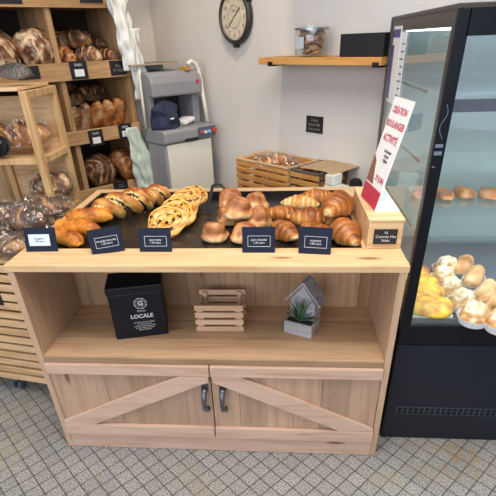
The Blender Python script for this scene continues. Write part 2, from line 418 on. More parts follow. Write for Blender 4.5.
# ------------------------------------------------------------------ price cards on the front ledge
def price_card(cx, cy, w, h, rz, lines, label, roll=0.0, printed=False):
    r = empty('price_card', (cx, cy, H), rz, label, 'price card', None)
    lean = R(14); M = Matrix.Rotation(roll, 4, 'Y') @ Matrix.Rotation(-lean, 4, 'X')
    b = MB(); b.box(-w / 2, w / 2, 0, 0.003, 0, h, M); b.build('card', NAVY, r, bevel=0.0008)
    MB().box(-w * 0.3, w * 0.3, 0.003, 0.035, 0, 0.003, Matrix.Identity(4)).build('foot', NAVY, r)
    if printed:
        MB().box(-w * 0.36, w * 0.3, -0.0012, 0, h * 0.25, h * 0.72, M).build('paper_label', plain('pale_blue_label', 'c9dcf0', 0.3), r)
        text('lettering', lines, h * 0.12, NAVY, r, M @ Matrix.Translation((-0.003, -0.0016, h * 0.49)) @ Matrix.Rotation(PI / 2, 4, 'X'))
    else:
        fr = MB(); a, c, z0, z1, q = -w * 0.33, w * 0.36, h * 0.24, h * 0.66, 0.001
        for (x0, x1, y0, y1) in ((a, c, z0, z0 + q), (a, c, z1 - q, z1), (a, a + q, z0, z1), (c - q, c, z0, z1)):
            fr.box(x0, x1, -0.0008, 0, y0, y1, M)
        fr.build('white_border', CHALK, r)
        text('lettering', lines, h * 0.115, CHALK, r, M @ Matrix.Translation((0.001, -0.0006, h * 0.45)) @ Matrix.Rotation(PI / 2, 4, 'X'))
    return r
price_card(-0.553, 0.112, 0.108, 0.080, R(2), 'fougasse\n1,80 euro', 'navy price card with pale blue paper label at left end of counter', printed=True)
price_card(-0.318, 0.100, 0.106, 0.082, R(16), 'torsade chocolat\n1,50 euro', 'tilted navy price card in front of the twisted pastry', roll=R(-4))
price_card(-0.162, 0.108, 0.107, 0.078, R(0), 'pain raisins\n1,50 euro', 'navy price card in front of the raisin swirls')
price_card(0.177, 0.100, 0.105, 0.082, R(0), 'pain chocolat\n1,30 euro', 'navy price card in front of the chocolate rolls')
price_card(0.354, 0.088, 0.101, 0.084, R(-6), 'croissant\n1,00 euro', 'navy price card in front of the croissants, rightmost of five', roll=R(1.5))

# ------------------------------------------------------------------ pastry meshes
def ns(p, s=1.0, off=0.0): return noise.noise(Vector((p[0] * s + off, p[1] * s + off * 0.7, p[2] * s)))

def croissant_mesh(L=0.14, RR=0.030, bend=0.9, seed=0.0, pale=0.0):
    b = MB(); b.smooth = True; n = 22; m = 64; rings = []; cols = []
    Rb = L / max(bend, 0.05)
    for i in range(m + 1):
        t = i / m; a = (t - 0.5) * bend
        c = Vector((math.sin(a) * Rb, -(math.cos(a) - 1) * Rb - Rb * (1 - math.cos(bend / 2)) * 0.5, 0))
        dx = Vector((math.cos(a), math.sin(a), 0)); nn = Vector((-math.sin(a), math.cos(a), 0))
        s = abs(t - 0.5) * 2
        ridge = (s * 4.2) % 1.0
        env = (1 - s ** 2.4) ** 0.62
        step = 1 - int(s * 4.2) * 0.06
        r = RR * max(env * step * (1.08 - 0.26 * ridge ** 1.8), 0.10 if s < 0.98 else 0.04)
        rg = []; cc = []
        for j in range(n):
            th = 2 * PI * j / n
            p = c + nn * math.cos(th) * r * 1.05 + Vector((0, 0, 1)) * (max(math.sin(th), -0.72) * r * 0.95)
            d = ns(p, 35, seed) * 0.0042 + ns(p, 110, seed) * 0.0016
            p = p + (p - c).normalized() * d
            rg.append(p + Vector((0, 0, RR * 0.68)))
            bk = 0.68 + 0.25 * math.sin(th) - 0.50 * ridge ** 3 + ns(p, 25, seed + 3) * 0.45 - (0.45 * max(0, (s - 0.82) / 0.18)) - pale
            if math.sin(th) < -0.4: bk -= 0.15
            cc.append(min(max(bk, 0.02), 1))
        rings.append(rg); cols.append(cc)
    b.rings(rings, cols); return b

def bun_mesh(seed=0.0, w=0.094, d=0.076, h=0.066):
    """chocolate roll stood up: flared pale foot, rolled flaky cap"""
    b = MB(); b.smooth = True
    prof = [(0.0, 0.0), (0.80, 0.001), (0.97, 0.006), (1.02, 0.014), (0.98, 0.022), (0.90, 0.027), (0.84, 0.030), (0.83, 0.036), (0.78, 0.046), (0.70, 0.056), (0.55, 0.063), (0.30, 0.066), (0.08, 0.067), (0.0, 0.067)]
    rings = []; cols = []; n = 36
    for k, (r, z) in enumerate(prof):
        rg = []; cc = []
        for j in range(n):
            a = 2 * PI * j / n; ca, sa = math.cos(a), math.sin(a)
            q = (abs(ca) ** 2.6 + abs(sa) ** 2.6) ** (-1 / 2.6)
            sq = 1.0 - (0.12 if 0.02 < z < 0.05 else 0) * abs(sa)
            p = Vector((ca * q * r * w / 2, sa * q * r * sq * d / 2, z * h / 0.067))
            f = 1 + ns(p, 26, seed) * 0.24 + ns(p, 90, seed) * 0.07
            p = Vector((p.x * f, p.y * f, p.z * (1 + ns(p, 22, seed + 5) * 0.16)))
            rg.append(p)
            bk = 0.12 if z < 0.010 else 0.26 if z < 0.018 else 0.5 if z < 0.03 else 0.62 + 0.2 * (z - 0.03) / 0.037
            bk += ns(p, 45, seed + 9) * 0.6
            cc.append(min(max(bk, 0), 1))
        rings.append(rg); cols.append(cc)
    b.rings(rings, cols, cap=False); return b

def swirl_mesh(seed=0.0, RR=0.062, th=0.020):
    b = MB(); b.smooth = True; nr = 40; na = 72; vs = []; cs = []; fs = []
    rnd = random.Random(int(seed * 10))
    spots = [(rnd.uniform(0.15, 0.85), rnd.uniform(0, 2 * PI)) for _ in range(13)]
    for side in (1, -1):
        for i in range(nr + 1):
            r = i / nr
            for j in range(na):
                a = 2 * PI * j / na
                sp = (r * 2.9 - a / (2 * PI) * 1.0) % 1.0
                g = 0.5 - 0.5 * math.cos(2 * PI * sp)
                edge = (1 - r ** 5) ** 0.5
                z = (th * 0.5) * edge * (0.62 + 0.44 * g) if side > 0 else -(th * 0.5) * edge
                rad = RR * r * (1 + 0.05 * math.sin(a * 3 + seed) + 0.02 * math.sin(a * 7 + seed * 2))
                bk = 0.30 + 0.42 * g + 0.25 * max(0, (r - 0.85) / 0.15) + 0.55 * noise.noise(Vector((r * 3 * math.cos(a) + seed, r * 3 * math.sin(a), seed)))
                bk = max(bk, 0.24)
                if g < 0.10 and side > 0 and r > 0.2: bk = 0.24 + 0.12 * math.sin(a * 9 + seed)
                if side > 0:
                    for (sr_, sa_) in spots:
                        dd = math.hypot(r * math.cos(a) - sr_ * math.cos(sa_), r * math.sin(a) - sr_ * math.sin(sa_))
                        if dd < 0.088: bk = 0.02; z += th * 0.2 * math.cos(dd / 0.088 * PI / 2)
                else: bk = 0.75
                vs.append((rad * math.cos(a), rad * math.sin(a), z)); cs.append(min(max(bk, 0), 1))
    o = (nr + 1) * na
    for side, base in ((1, 0), (-1, o)):
        for i in range(nr):
            for j in range(na):
                k = (j + 1) % na
                q = (base + i * na + j, base + (i + 1) * na + j, base + (i + 1) * na + k, base + i * na + k)
                fs.append(q if side > 0 else q[::-1])
    b.add(vs, fs, cs); return b

def twist_mesh(L=0.24, RR=0.021, seed=0.0):
    b = MB(); b.smooth = True
    for k in range(2):
        rings = []; cols = []; m = 90; n = 16
        for i in range(m + 1):
            t = i / m; a = t * 2 * PI * 1.8 + k * PI
            env = min(1, 5 * t, 5 * (1 - t)) ** 0.5 if 0 < t < 1 else 0.05
            c = Vector(((t - 0.5) * L, math.cos(a) * RR * 0.62 * env, math.sin(a) * RR * 0.5 * env + RR))
            rg = []; cc = []
            for j in range(n):
                q = 2 * PI * j / n
                r = RR * 0.86 * max(env, 0.12) * (1 + ns(c, 60, seed) * 0.1)
                p = c + Vector((math.sin(a + q) * 0.004, math.cos(q) * r, math.sin(q) * r * 0.85))
                out = math.cos(q - a)
                bk = 0.72 + 0.3 * math.sin(q) + ns(p, 40, seed) * 0.5
                if out < 0.10: bk = 0.27
                if -0.45 < out < -0.05: bk = 0.06 + 0.2 * max(0, ns(p, 140, seed))
                rg.append(p); cc.append(min(max(bk, 0.0), 1))
            rings.append(rg); cols.append(cc)
        b.rings(rings, cols)
    return b

def loaf_mesh(L, W, Hh, seed=0.0, scores=0, mode='slash', pale=0.0, n=28, m=44, pw=2.3, groove=0.06):
    """oval loaf lying along x with raised ears along the scores"""
    b = MB(); b.smooth = True; rings = []; cols = []
    for i in range(m + 1):
        u = -1 + 2 * i / m; e = max(1 - abs(u) ** pw, 0) ** 0.5
        rg = []; cc = []
        for j in range(n):
            th = 2 * PI * j / n
            y = math.cos(th) * W / 2 * e; z = max(math.sin(th), -0.6) * Hh * 0.62 * e
            p = Vector((u * L / 2, y, z))
            f = ns(p, 14, seed) * 0.12 + ns(p, 45, seed) * 0.07
            bk = 0.62 + 0.22 * math.sin(th) + ns(p, 18, seed + 2) * 0.5 - pale
            top = max(0, math.sin(th))
            if scores and top > 0.15:
                wob = 0.38 * noise.noise(Vector((p.x * 22 + seed, p.y * 22, p.z * 22)))
                if mode == 'slash': ph = u * scores / 2 + y / W * 0.9
                elif mode == 'long': ph = y / W * 1.0 * scores + 0.5 + 0.2 * u
                elif mode == 'leaf': ph = u * scores / 2 + abs(y) / W * 1.6
                else: ph = u * scores * 0.34 + y / W * 0.7 + 0.25 * noise.noise(Vector((u * 2, y * 12, seed)))
                ph += wob
                q = math.cos(2 * PI * ph)
                if mode == 'ring': q = max(q, math.cos(2 * PI * (u * scores * 0.18 - y / W * 2.1 + 0.3 * noise.noise(Vector((y * 14, u * 2, seed))))))
                if q > 0.45: bk -= 0.75 * (q - 0.45) / 0.55; f -= groove * (q - 0.45)
                elif q > 0.1: bk += 0.25; f += groove * 0.6
            p = p * (1 + f); p.z += Hh * 0.37
            rg.append(p); cc.append(min(max(bk, 0), 1))
        rings.append(rg); cols.append(cc)
    b.rings(rings, cols); return b

def put(mb, name, mat, loc, rz=0, rx=0, ry=0, sc=1, label=None, cat=None, group=None):
    o = mb.build(name, mat) if isinstance(mb, MB) else mb
    o.location = loc; o.rotation_euler = (rx, ry, rz); o.scale = (sc, sc, sc)
    return tag(o, label, cat, group)

ZT = 0.7855
def tray(u, v, z=0.79): 
    p = at(u, v, 2, z); return p
def place(px, zlev, dz=0.0):
    """bottom centre of a pastry whose body centre shows at px and lies zlev above the tray"""
    p = at(px[0], px[1], 2, ZT + zlev)
    return Vector((p.x, p.y, ZT + zlev + dz))

# croissants : (photo centre, centre height, yaw, tilt, size, label)
cg = 'croissants heaped at the right of the tray'
cro = [
    ((285, 231), 0.026, R(-62), 0, 0.98, 0.0, 'croissant standing nearest the counter edge, left of the croissant price card', 0.5),
    ((318, 232), 0.024, R(-40), 0, 0.95, 0.05, 'croissant mostly hidden behind the rightmost navy price card', 0.9),
    ((345, 232), 0.036, R(-78), R(-10), 1.22, 0.0, 'large croissant with pale blunt tip beside the wooden box', 0.35),
    ((281, 213), 0.030, R(8), 0, 0.92, 0.0, 'croissant lying crosswise at left of heap beside the chocolate rolls', 0.8),
    ((310, 216), 0.055, R(5), 0, 1.00, 0.02, 'croissant lying flat across the middle of the croissant heap', 0.8),
    ((300, 203), 0.040, R(-10), 0, 0.95, 0.45, 'pale straight unglazed croissant at back of heap', 0.2),
    ((315, 196), 0.045, R(12), 0, 0.92, 0.0, 'small golden croissant at the very back left of heap', 0.7),
    ((350, 205), 0.050, R(-60), 0, 1.05, 0.0, 'croissant half hidden behind the top one near the wooden box', 0.6),
    ((337, 204), 0.096, R(68), R(-6), 1.27, 0.0, 'big glossy croissant on top of the heap', 0.4),
    ((330, 221), 0.030, R(-30), 0, 0.95, 0.12, 'darker croissant at the centre under the big one', 0.6),
]
for i, (px, z, rz, rx, sc, pale, lab, bend) in enumerate(cro):
    o = croissant_mesh(0.132, 0.0295, bend, i * 3.1 + 1, pale).build('croissant', CRO)
    p = at(px[0], px[1], 2, ZT + z)
    sc *= 1.3; put(o, None, None, (p.x, p.y, ZT + max(z - 0.022 * sc, 0)), rz, rx, 0, sc, lab, 'croissant', cg)

bg = 'chocolate rolls stacked on the tray'
buns = [
    ((215, 233), 0.028, R(4), 1.0, 'chocolate roll alone at front left of the rolls'),
    ((245, 234), 0.028, R(-8), 1.0, 'chocolate roll partly behind the chocolate roll price card'),
    ((238, 209), 0.074, R(-4), 1.12, 'wide chocolate roll lying on top in the middle of the pile'),
    ((231, 200), 0.068, R(6), 1.05, 'chocolate roll at the back of the pile behind the tongs'),
    ((257, 202), 0.060, R(3), 0.95, 'chocolate roll at the back right of the pile'),
    ((259, 219), 0.036, R(-12), 1.0, 'chocolate roll at the right next to the croissants'),
    ((229, 217), 0.028, R(10), 0.95, 'chocolate roll at the bottom left under the top one'),
    ((248, 208), 0.028, R(0), 0.95, 'chocolate roll hidden low at the back of the pile'),
    ((231, 205), 0.024, R(0), 0.85, 'chocolate roll at the very bottom at the back left'),
]
for i, (px, z, rz, sc, lab) in enumerate(buns):
    o = bun_mesh(i * 2.3 + 0.4).build('chocolate_roll', BUN)
    p = at(px[0], px[1], 2, ZT + z)
    put(o, None, None, (p.x, p.y, ZT + max(z - 0.028 * sc, 0)), rz, 0, 0, sc * 1.06, lab, 'pastry', bg)

sg = 'raisin swirls leaning in a row'
sw = [((167, 222), 0.070, 1.0), ((176, 214), 0.070, 1.0), ((180, 208), 0.073, 0.94), ((184, 203), 0.075, 0.90), ((189, 199), 0.072, 0.82), ((195, 196), 0.065, 0.70)]
sl = ['frontmost', 'second', 'third', 'fourth', 'fifth', 'rearmost']
for i, (px, z, sc) in enumerate(sw):
    o = swirl_mesh(i * 1.7 + 0.3, 0.080, 0.026).build('raisin_swirl', SWIRL)
    p = at(px[0], px[1], 2, ZT + z * 0.62)
    put(o, None, None, (p.x, p.y, ZT + z * 0.62), R(-12 + 6 * (i % 3)), R(34), 0, sc, '%s raisin swirl pastry with custard in the leaning row%s' % (sl[i], ', behind its price card' if i == 0 else ''), 'pastry', sg)

tw = [((96, 218), (152, 201), 0.25, 'chocolate chip twist stretching behind the tilted price card'), ((122, 214), (172, 197), 0.22, 'chocolate chip twist lying behind, nearest the raisin swirls')]
for i, (a, c, L, lab) in enumerate(tw):
    pa = at(a[0], a[1], 2, ZT + 0.02); pc = at(c[0], c[1], 2, ZT + 0.02); d = pc - pa
    if i == 0: L = d.length * 1.12
    o = twist_mesh(L, 0.046 - 0.006 * i, i * 4.0).build('pastry_twist', TWIST)
    put(o, None, None, ((pa.x + pc.x) / 2, (pa.y + pc.y) / 2 + 0.05 * i, ZT - 0.003), math.atan2(d.y, d.x), 0, 0, 1, lab, 'pastry', 'chocolate twists')

ch = [((62, 217), 0.032, R(8), 0.19, 'orange cheese bread lying at the back left of the tray'),
      ((62, 228), 0.036, R(-14), 0.19, 'orange cheese bread lying in the middle of the left pile'),
      ((57, 239), 0.024, R(-38), 0.17, 'orange cheese bread nearest the printed price card'),
      ((84, 217), 0.020, R(14), 0.14, 'orange cheese bread touching the end of the twist')]
for i, (px, z, rz, L, lab) in enumerate(ch):
    o = loaf_mesh(L, 0.066, 0.055, i * 3.3, 0, pale=0.18, pw=3.0).build('cheese_bread', CHEESE)
    p = at(px[0], px[1], 2, ZT + z)
    x = max(p.x, -0.52)
    put(o, None, None, (x, p.y, ZT + z - 0.018), rz, 0, 0, 1, lab, 'bread', 'orange cheese breads')

# crumbs
rnd = random.Random(5); cb = MB()
for k in range(90):
    x = rnd.uniform(-0.10, 0.0) if k < 60 else rnd.uniform(-0.5, 0.45); y = rnd.uniform(0.30, 0.62) if k < 60 else rnd.uniform(0.17, 0.7)
    s = rnd.uniform(0.0006, 0.0016); cb.box(x, x + s * 2, y, y + s, 0.7851, 0.7851 + s, None)
tag(cb.build('crumbs', BUN), 'pastry crumbs scattered on the black tray', 'crumbs', kind='stuff')

# tongs
tg = empty('serving_tongs', (-0.055, 0.60, 0.79), 0, 'black serving tongs standing open on the tray by the chocolate rolls', 'tongs')
for s, nm in ((-1, 'arm'), (1, 'arm')):
    b = MB(); a0 = at(217 + s * 4, 185.5, 1, 0.80); a1 = at(207 if s < 0 else 229, 214 if s < 0 else 196, 2, 0.80 if s < 0 else 0.845)
    a0 -= Vector((-0.055, 0.60, 0.79)); a1 -= Vector((-0.055, 0.60, 0.79))
    pts = [a0.lerp(a1, k / 10) + Vector((0, 0, 0.006 * math.sin(PI * k / 10))) for k in range(11)]
    for k in range(10):
        b.bar(pts[k], pts[k + 1], 0.014 + 0.006 * (k > 6), 0.004)
    b.build(nm, BLACK, tg)
b = MB(); b.smooth = True
q0 = at(213, 186, 1, 0.80) - Vector((-0.055, 0.60, 0.79)); q1 = at(222, 186, 1, 0.80) - Vector((-0.055, 0.60, 0.79))
b.tube([q0.lerp(q1, k / 8) + Vector((0, 0, 0.010 * math.sin(PI * k / 8))) for k in range(9)], 0.006, 8); b.build('hinge_end', BLACK, tg)

# ------------------------------------------------------------------ box, stand and sign at the right end
bx_ = empty('wooden_box', (0.577, 0.31, H), 0, 'pale wooden box with small chalkboard plate at right end of counter', 'box')
b = MB(); x0, x1, y0, y1, z1 = -0.055, 0.052, -0.18, 0.185, 0.097
b.box(x0, x1, y0, y1, 0.0, z1 - 0.008); b.build('box_body', W_SLAT, bx_, bevel=0.002)
MB().box(x0 - 0.002, x1 + 0.002, y0 - 0.002, y1 + 0.002, z1 - 0.008, z1).build('box_lid', W_TOP, bx_, bevel=0.0015)
MB().box(-0.037, 0.035, y0 - 0.005, y0, 0.018, 0.066).build('chalkboard', BLACK, bx_, bevel=0.001)
text('chalk_writing', 'N\nComme Hte\nSeize', 0.0125, CHALK, bx_, Matrix.Translation((0, y0 - 0.0056, 0.043)) @ Matrix.Rotation(PI / 2, 4, 'X'))
zt_ = H + 0.097
sgn = empty('table_sign', (0.54, 0.29, zt_), 0, 'white leaning sign with crimson lettering and red foot on wooden box', 'sign')
Bb = Vector((0.528, 0.370, zt_ + 0.004)); Fb = Vector((0.549, 0.205, zt_ + 0.004)); Bt = at(398, 95, 1, 0.37); Ft = at(412, 103, 1, 0.215)
O0 = Vector((0.54, 0.29, zt_))
ex = (Fb - Bb); w_ = ex.length; ex.normalize(); ez = ((Bt + Ft) / 2 - (Bb + Fb) / 2); h_ = ez.length; ez.normalize()
nx = ex.cross(ez).normalized()
Ms = Matrix((ex, -nx, ez)).transposed().to_4x4(); Ms.translation = Bb - O0      # x along the sheet, -y = front, z up the sheet
MB().box(0, w_, 0, 0.003, 0, h_, Ms).build('sheet', WHITE, sgn)
RED = plain('crimson', 'c0304e', 0.4); SKIN = plain('photo_brown', '8a5a44', 0.5)
MB().box(0, w_, -0.0015, 0, 0.0, 0.055, Ms).build('red_band', RED, sgn)
MB().prism([(0.0, 0.06), (0.07, 0.06), (0.045, 0.10), (0.03, 0.13), (0.0, 0.145)][::-1], -0.0012, 0, Ms).build('printed_picture', SKIN, sgn)
MX = Ms @ Matrix.Translation((w_ / 2, -0.0006, 0))
def sg_text(s, z, size, m=RED, dx=0): text('lettering', s, size, m, sgn, MX @ Matrix.Translation((dx, 0, z)) @ Matrix.Rotation(PI / 2, 4, 'X'), bold=0.0006)
sg_text('CRÉATION', h_ - 0.035, 0.026); sg_text('BOULANGER', h_ - 0.075, 0.027); sg_text('ACTIVITÉ', h_ - 0.117, 0.030)
sg_text('Les saveurs\nde nos\nrégions', h_ - 0.165, 0.014, plain('print_grey', '5c5c68', 0.6), 0.02)
sg_text('29 JUIN', 0.085, 0.024, RED, 0.03)
MB().box(0.550 - O0.x, 0.628 - O0.x, 0.208 - O0.y, 0.472 - O0.y, 0.0, 0.003).build('base_plate', WHITE, sgn)
MB().bar(Vector((0.595, 0.29, zt_ + 0.002)) - O0, Vector((0.575, 0.29, zt_ + 0.15)) - O0, 0.05, 0.003, up=(1, 0, 0.1)).build('rear_strut', JARG, sgn)

# ------------------------------------------------------------------ things on the middle shelf
ZS = 0.4612
tin = empty('storage_tin', (-0.287, 0.197, ZS), R(14), 'black tin canister printed LOCALE in white on the counter shelf', 'tin')
TB = plain('tin_black', '15161d', 0.45, spec=0.25, var=0.03, bmp=0)
MB().box(-0.094, 0.094, -0.062, 0.062, 0, 0.185).build('canister', TB, tin, bevel=0.005)
b = MB(); b.box(-0.098, 0.098, -0.066, 0.066, 0.183, 0.212); b.build('lid', TB, tin, bevel=0.005)
MT = Matrix.Translation((0.005, -0.0632, 0)) @ Matrix.Rotation(PI / 2, 4, 'X')
def tt(s, x, z, size, bold=0.0): return text('lettering', s, size, CHALK, tin, MT @ Matrix.Translation((x, z, 0)), bold=bold)
tt('G', 0.008, 0.142, 0.026, 0.0008); tt('Farinier', 0.008, 0.112, 0.010); tt('LOCALE', 0.006, 0.090, 0.0215, 0.0006)
tt('produits et savoir-faire\nen circuit court\nmaison artisanale du blé\nau pain, fait sur place\ngrande famille', 0.010, 0.050, 0.0078)
b = MB()
for r0, r1 in ((0.0200, 0.0225), (0.0150, 0.0158)):
    for k in range(40):
        a = 2 * PI * k / 40; a2 = 2 * PI * (k + 1) / 40
        if r0 > 0.018 and k % 5 == 4: continue
        P = [(r * math.cos(q), r * math.sin(q)) for r, q in ((r0, a), (r1, a), (r1, a2), (r0, a2))]
        b.add([(0.013 + x, -0.0634, 0.142 + z) for x, z in P], [(0, 1, 2, 3)])
b.build('round_emblem', CHALK, tin)

tin.scale = (1.03, 1.03, 1.02)
sc_ = empty('small_crate', (0.0185, 0.243, ZS), R(1), 'small empty pale wooden slatted crate on the counter shelf', 'crate')
wq, dq, hq = 0.182, 0.125, 0.118
for k in range(4):
    z = 0.002 + k * 0.0305
    for y in (-dq / 2, dq / 2):
        MB().box(-wq / 2, wq / 2, y - 0.004, y + 0.004, z, z + 0.021).build('slat', W_CRATE, sc_, bevel=0.001)
    if k < 3:
        for x in (-1, 1):
            MB().box(x * (wq / 2 - 0.012) - 0.004, x * (wq / 2 - 0.012) + 0.004, -dq / 2, dq / 2, z + 0.014, z + 0.036).build('end_slat', W_CRATE, sc_, bevel=0.001)
for x in (-1, 1):
    for y in (-1, 1):
        xx = x * (wq / 2 - 0.022); yy = y * (dq / 2 - 0.010)
        MB().box(xx - 0.009, xx + 0.009, yy - 0.006, yy + 0.006, 0.0, 0.112).build('corner_post', W_CRATE, sc_)
MB().box(-wq / 2 + 0.018, wq / 2 - 0.018, -dq / 2 + 0.005, dq / 2 - 0.005, 0.003, 0.008).build('crate_floor', W_CRATE, sc_)

ho = empty('birdhouse_planter', (0.333, 0.205, ZS), R(-24.7), 'grey weathered birdhouse planter with spiky plant on the counter shelf', 'planter')
MB().box(-0.055, 0.055, -0.050, -0.010, 0, 0.052).build('trough', W_GREY, ho, bevel=0.001)
MB().box(-0.049, 0.049, -0.044, -0.016, 0.0515, 0.0535).build('soil', plain('soil', '2e2620', 0.9), ho)
MB().prism([(-0.048, 0), (-0.048, 0.122), (0, 0.188), (0.048, 0.122), (0.048, 0)][::-1], -0.010, 0.055).build('house_body', W_GREY, ho)
for s in (-1, 1):
    b = MB(); p0 = Vector((0, 0.022, 0.200)); p1 = Vector((s * 0.068, 0.022, 0.117))
    b.bar(p0, p1, 0.072, 0.008, up=(s * 0.6, 0, 0.5)); b.build('roof_board', W_GREY, ho, bevel=0.001)
LEAF = plain('plant_leaf', '3f6340', 0.5, var=0.25); LEAF2 = plain('plant_leaf_pale', '7d9a86', 0.5, var=0.2)
b = MB(); rnd = random.Random(11); b.smooth = True
for k in range(34):
    a = rnd.uniform(0, 2 * PI); L = rnd.uniform(0.085, 0.120); el = rnd.uniform(0.6, 1.45); w = 0.005; b.m = 1 if k % 4 == 0 else 0
    pts = []
    for q in range(7):
        tq = q / 6; r = L * tq * math.cos(el) ; z = L * (math.sin(el) * tq - 0.45 * tq * tq * math.cos(el))
        pts.append(Vector((r * math.cos(a), -0.030 + r * math.sin(a) * 0.75, 0.054 + z)))
    sd = Vector((-math.sin(a), math.cos(a), 0))
    vs = []; fs = []
    for q, p in enumerate(pts):
        ww = w * (1 - (q / 6) ** 1.5) + 0.0003; vs += [p - sd * ww, p + Vector((0, 0, -ww * 0.6)), p + sd * ww]
    for q in range(6): fs += [(3 * q, 3 * q + 1, 3 * q + 4, 3 * q + 3), (3 * q + 1, 3 * q + 2, 3 * q + 5, 3 * q + 4)]
    b.add(vs, fs)
b.build('spiky_plant', [LEAF, LEAF2], ho, solid=0.0006)

# ------------------------------------------------------------------ refrigerated display case
CX0, CX1, CY0, CY1 = 0.667, 1.80, 0.100, 0.925
case = empty('display_case', (CX0, CY0, 0), 0, 'tall black refrigerated display case with glass sides right of counter', 'display case')
cw, cd, ct = CX1 - CX0, CY1 - CY0, 1.452
def cbx(name, x0, x1, y0, y1, z0, z1, m, bev=0.0, lab=None): return MB().box(x0, x1, y0, y1, z0, z1).build(name, m, case, bevel=bev, label=lab)
cbx('base_panel', 0, cw, 0.004, cd, 0.0, 0.462, CASE_PANEL, 0.003)
cbx('lower_frame', 0, cw, 0, cd, 0.470, 0.545, CASE_BLACK, 0.002)
cbx('seam', 0.004, cw, 0.010, cd - 0.01, 0.461, 0.471, BLACK)
cbx('vent_highlight_plate', 0.040, 0.60, 0.0025, 0.0045, 0.132, 0.170, plain('vent_highlight_grey', '3c404b', 0.5))  # lighter plate added behind the slots, painting the highlights between them
vb = MB()
for k in range(26):
    for r in range(2):
        x = 0.045 + k * 0.021; vb.box(x, x + 0.015, 0.001, 0.0035, 0.136 + r * 0.017, 0.149 + r * 0.017)
vb.build('vent_slots', plain('vent_hole', '07080a', 0.9), case)
cbx('top_panel', 0, cw, 0, cd, ct - 0.012, ct, CASE_SIDE, 0.002)
# posts
for (x, y, sx, sy) in ((0, 0, 0.032, 0.030), (cw - 0.032, 0, 0.028, 0.030), (0, cd - 0.03, 0.02, 0.03), (cw - 0.02, cd - 0.03, 0.02, 0.03)):
    cbx('corner_post', x, x + sx, y, y + sy, 0.545, ct - 0.012, CASE_SIDE if y > 0.1 else CASE_BLACK, 0.001)
MB().box(-0.0015, 0.0, 0.006, 0.03, 0.545, ct - 0.012).build('side_trim', CASE_SIDE, case)
cbx('front_header', 0.028, cw - 0.028, 0, 0.02, 1.385, ct - 0.012, CASE_BLACK)
for x in (0.002, cw - 0.012): cbx('side_header', x, x + 0.010, 0.03, cd - 0.03, 1.405, ct - 0.012, CASE_SIDE)
cbx('front_glass', 0.028, cw - 0.028, 0.004, 0.009, 0.545, 1.385, GLASS)
for x in (0.004, cw - 0.009): cbx('side_glass', x, x + 0.005, 0.030, cd - 0.030, 0.545, 1.412, GLASS_SIDE)
cbx('deck', 0.02, cw - 0.02, 0.022, cd - 0.03, 0.545, 0.560, DECK)
PALE = plain('case_interior', '8e9b9b', 0.35, var=0.04)
cbx('rear_panel', 0.03, cw - 0.03, cd - 0.024, cd - 0.012, 0.56, 1.412, PALE)
for z, y0 in ((0.838, 0.10), (1.045, 0.13), (1.245, 0.16)):
    cbx('glass_shelf', 0.03, cw - 0.03, y0 - 0.07, cd - 0.06, z, z + 0.008, GLASS_S)
    b = MB()
    for x in (0.031, cw - 0.036): b.box(x, x + 0.004, y0 + 0.1, cd - 0.03, z - 0.009, z - 0.001)
    b.build('shelf_bracket', STEEL, case)
cbx('dark_band', 0.034, cw - 0.034, 0.026, 0.036, 1.212, 1.243, CASE_BLACK)  # dark band across the case front below the top glass shelf
LED = plain('led_strip', 'e8fbff', 0.5, emit=4.0)
cbx('led_strip', 0.05, cw - 0.05, 0.035, 0.055, 1.425, 1.436, LED)
cbx('led_strip', 0.05, cw - 0.05, cd - 0.075, cd - 0.060, 1.402, 1.412, LED)
# white curved mark and lines printed on the post
CM = plain('print_white_blue', '6c7488', 0.5)
b = MB()
for k in range(14):
    a = k / 13; f = lambda q: (0.006 + 0.014 * (0.5 + 0.5 * math.sin(q * 7)), 1.235 - 0.085 * q)
    (xa, za), (xb, zb) = f(a), f(min(1, a + 1 / 13)); b.bar((xa, -0.0006, za), (xb, -0.0006, zb), 0.0016, 0.0008, up=(0, 1, 0))
b.build('curved_mark', CM, case)
for xa, xb, za, zb in ((0.003, 0.024, 1.128, 1.137), (0.003, 0.024, 1.108, 1.118), (0.004, 0.012, 1.075, 1.078)): cbx('printed_line', xa, xb, -0.001, 0, za, zb, CM)
# leaflets on the side glass
PURP = plain('leaflet_purple', '5a5296', 0.6)
for (y0, y1, z0, z1, nm, lab) in ((0.60, 0.74, 1.17, 1.42, 'posted_leaflet', 'white leaflet with purple stripe stuck on the left glass of the display case'), (0.515, 0.595, 1.16, 1.40, 'posted_leaflet', 'narrow white leaflet stuck nearer the front on the case side glass')):
    lf = empty(nm, (CX0 + 0.001, CY0, 0), 0, lab, 'leaflet')
    MB().box(-0.001, 0.0, y0, y1, z0, z1).build('paper', WHITE, lf)
    b = MB()
    if y0 > 0.55:
        b.box(-0.002, -0.001, y1 - 0.04, y1 - 0.005, z0 + 0.01, z1 - 0.06); b.box(-0.002, -0.001, y0 + 0.02, y1 - 0.005, z1 - 0.035, z1 - 0.01)
    else:
        for k in range(9): b.box(-0.002, -0.001, y0 + 0.01, y1 - 0.012 - 0.01 * (k % 3), z0 + 0.02 + k * 0.023, z0 + 0.024 + k * 0.023)
    b.build('print', PURP, lf)
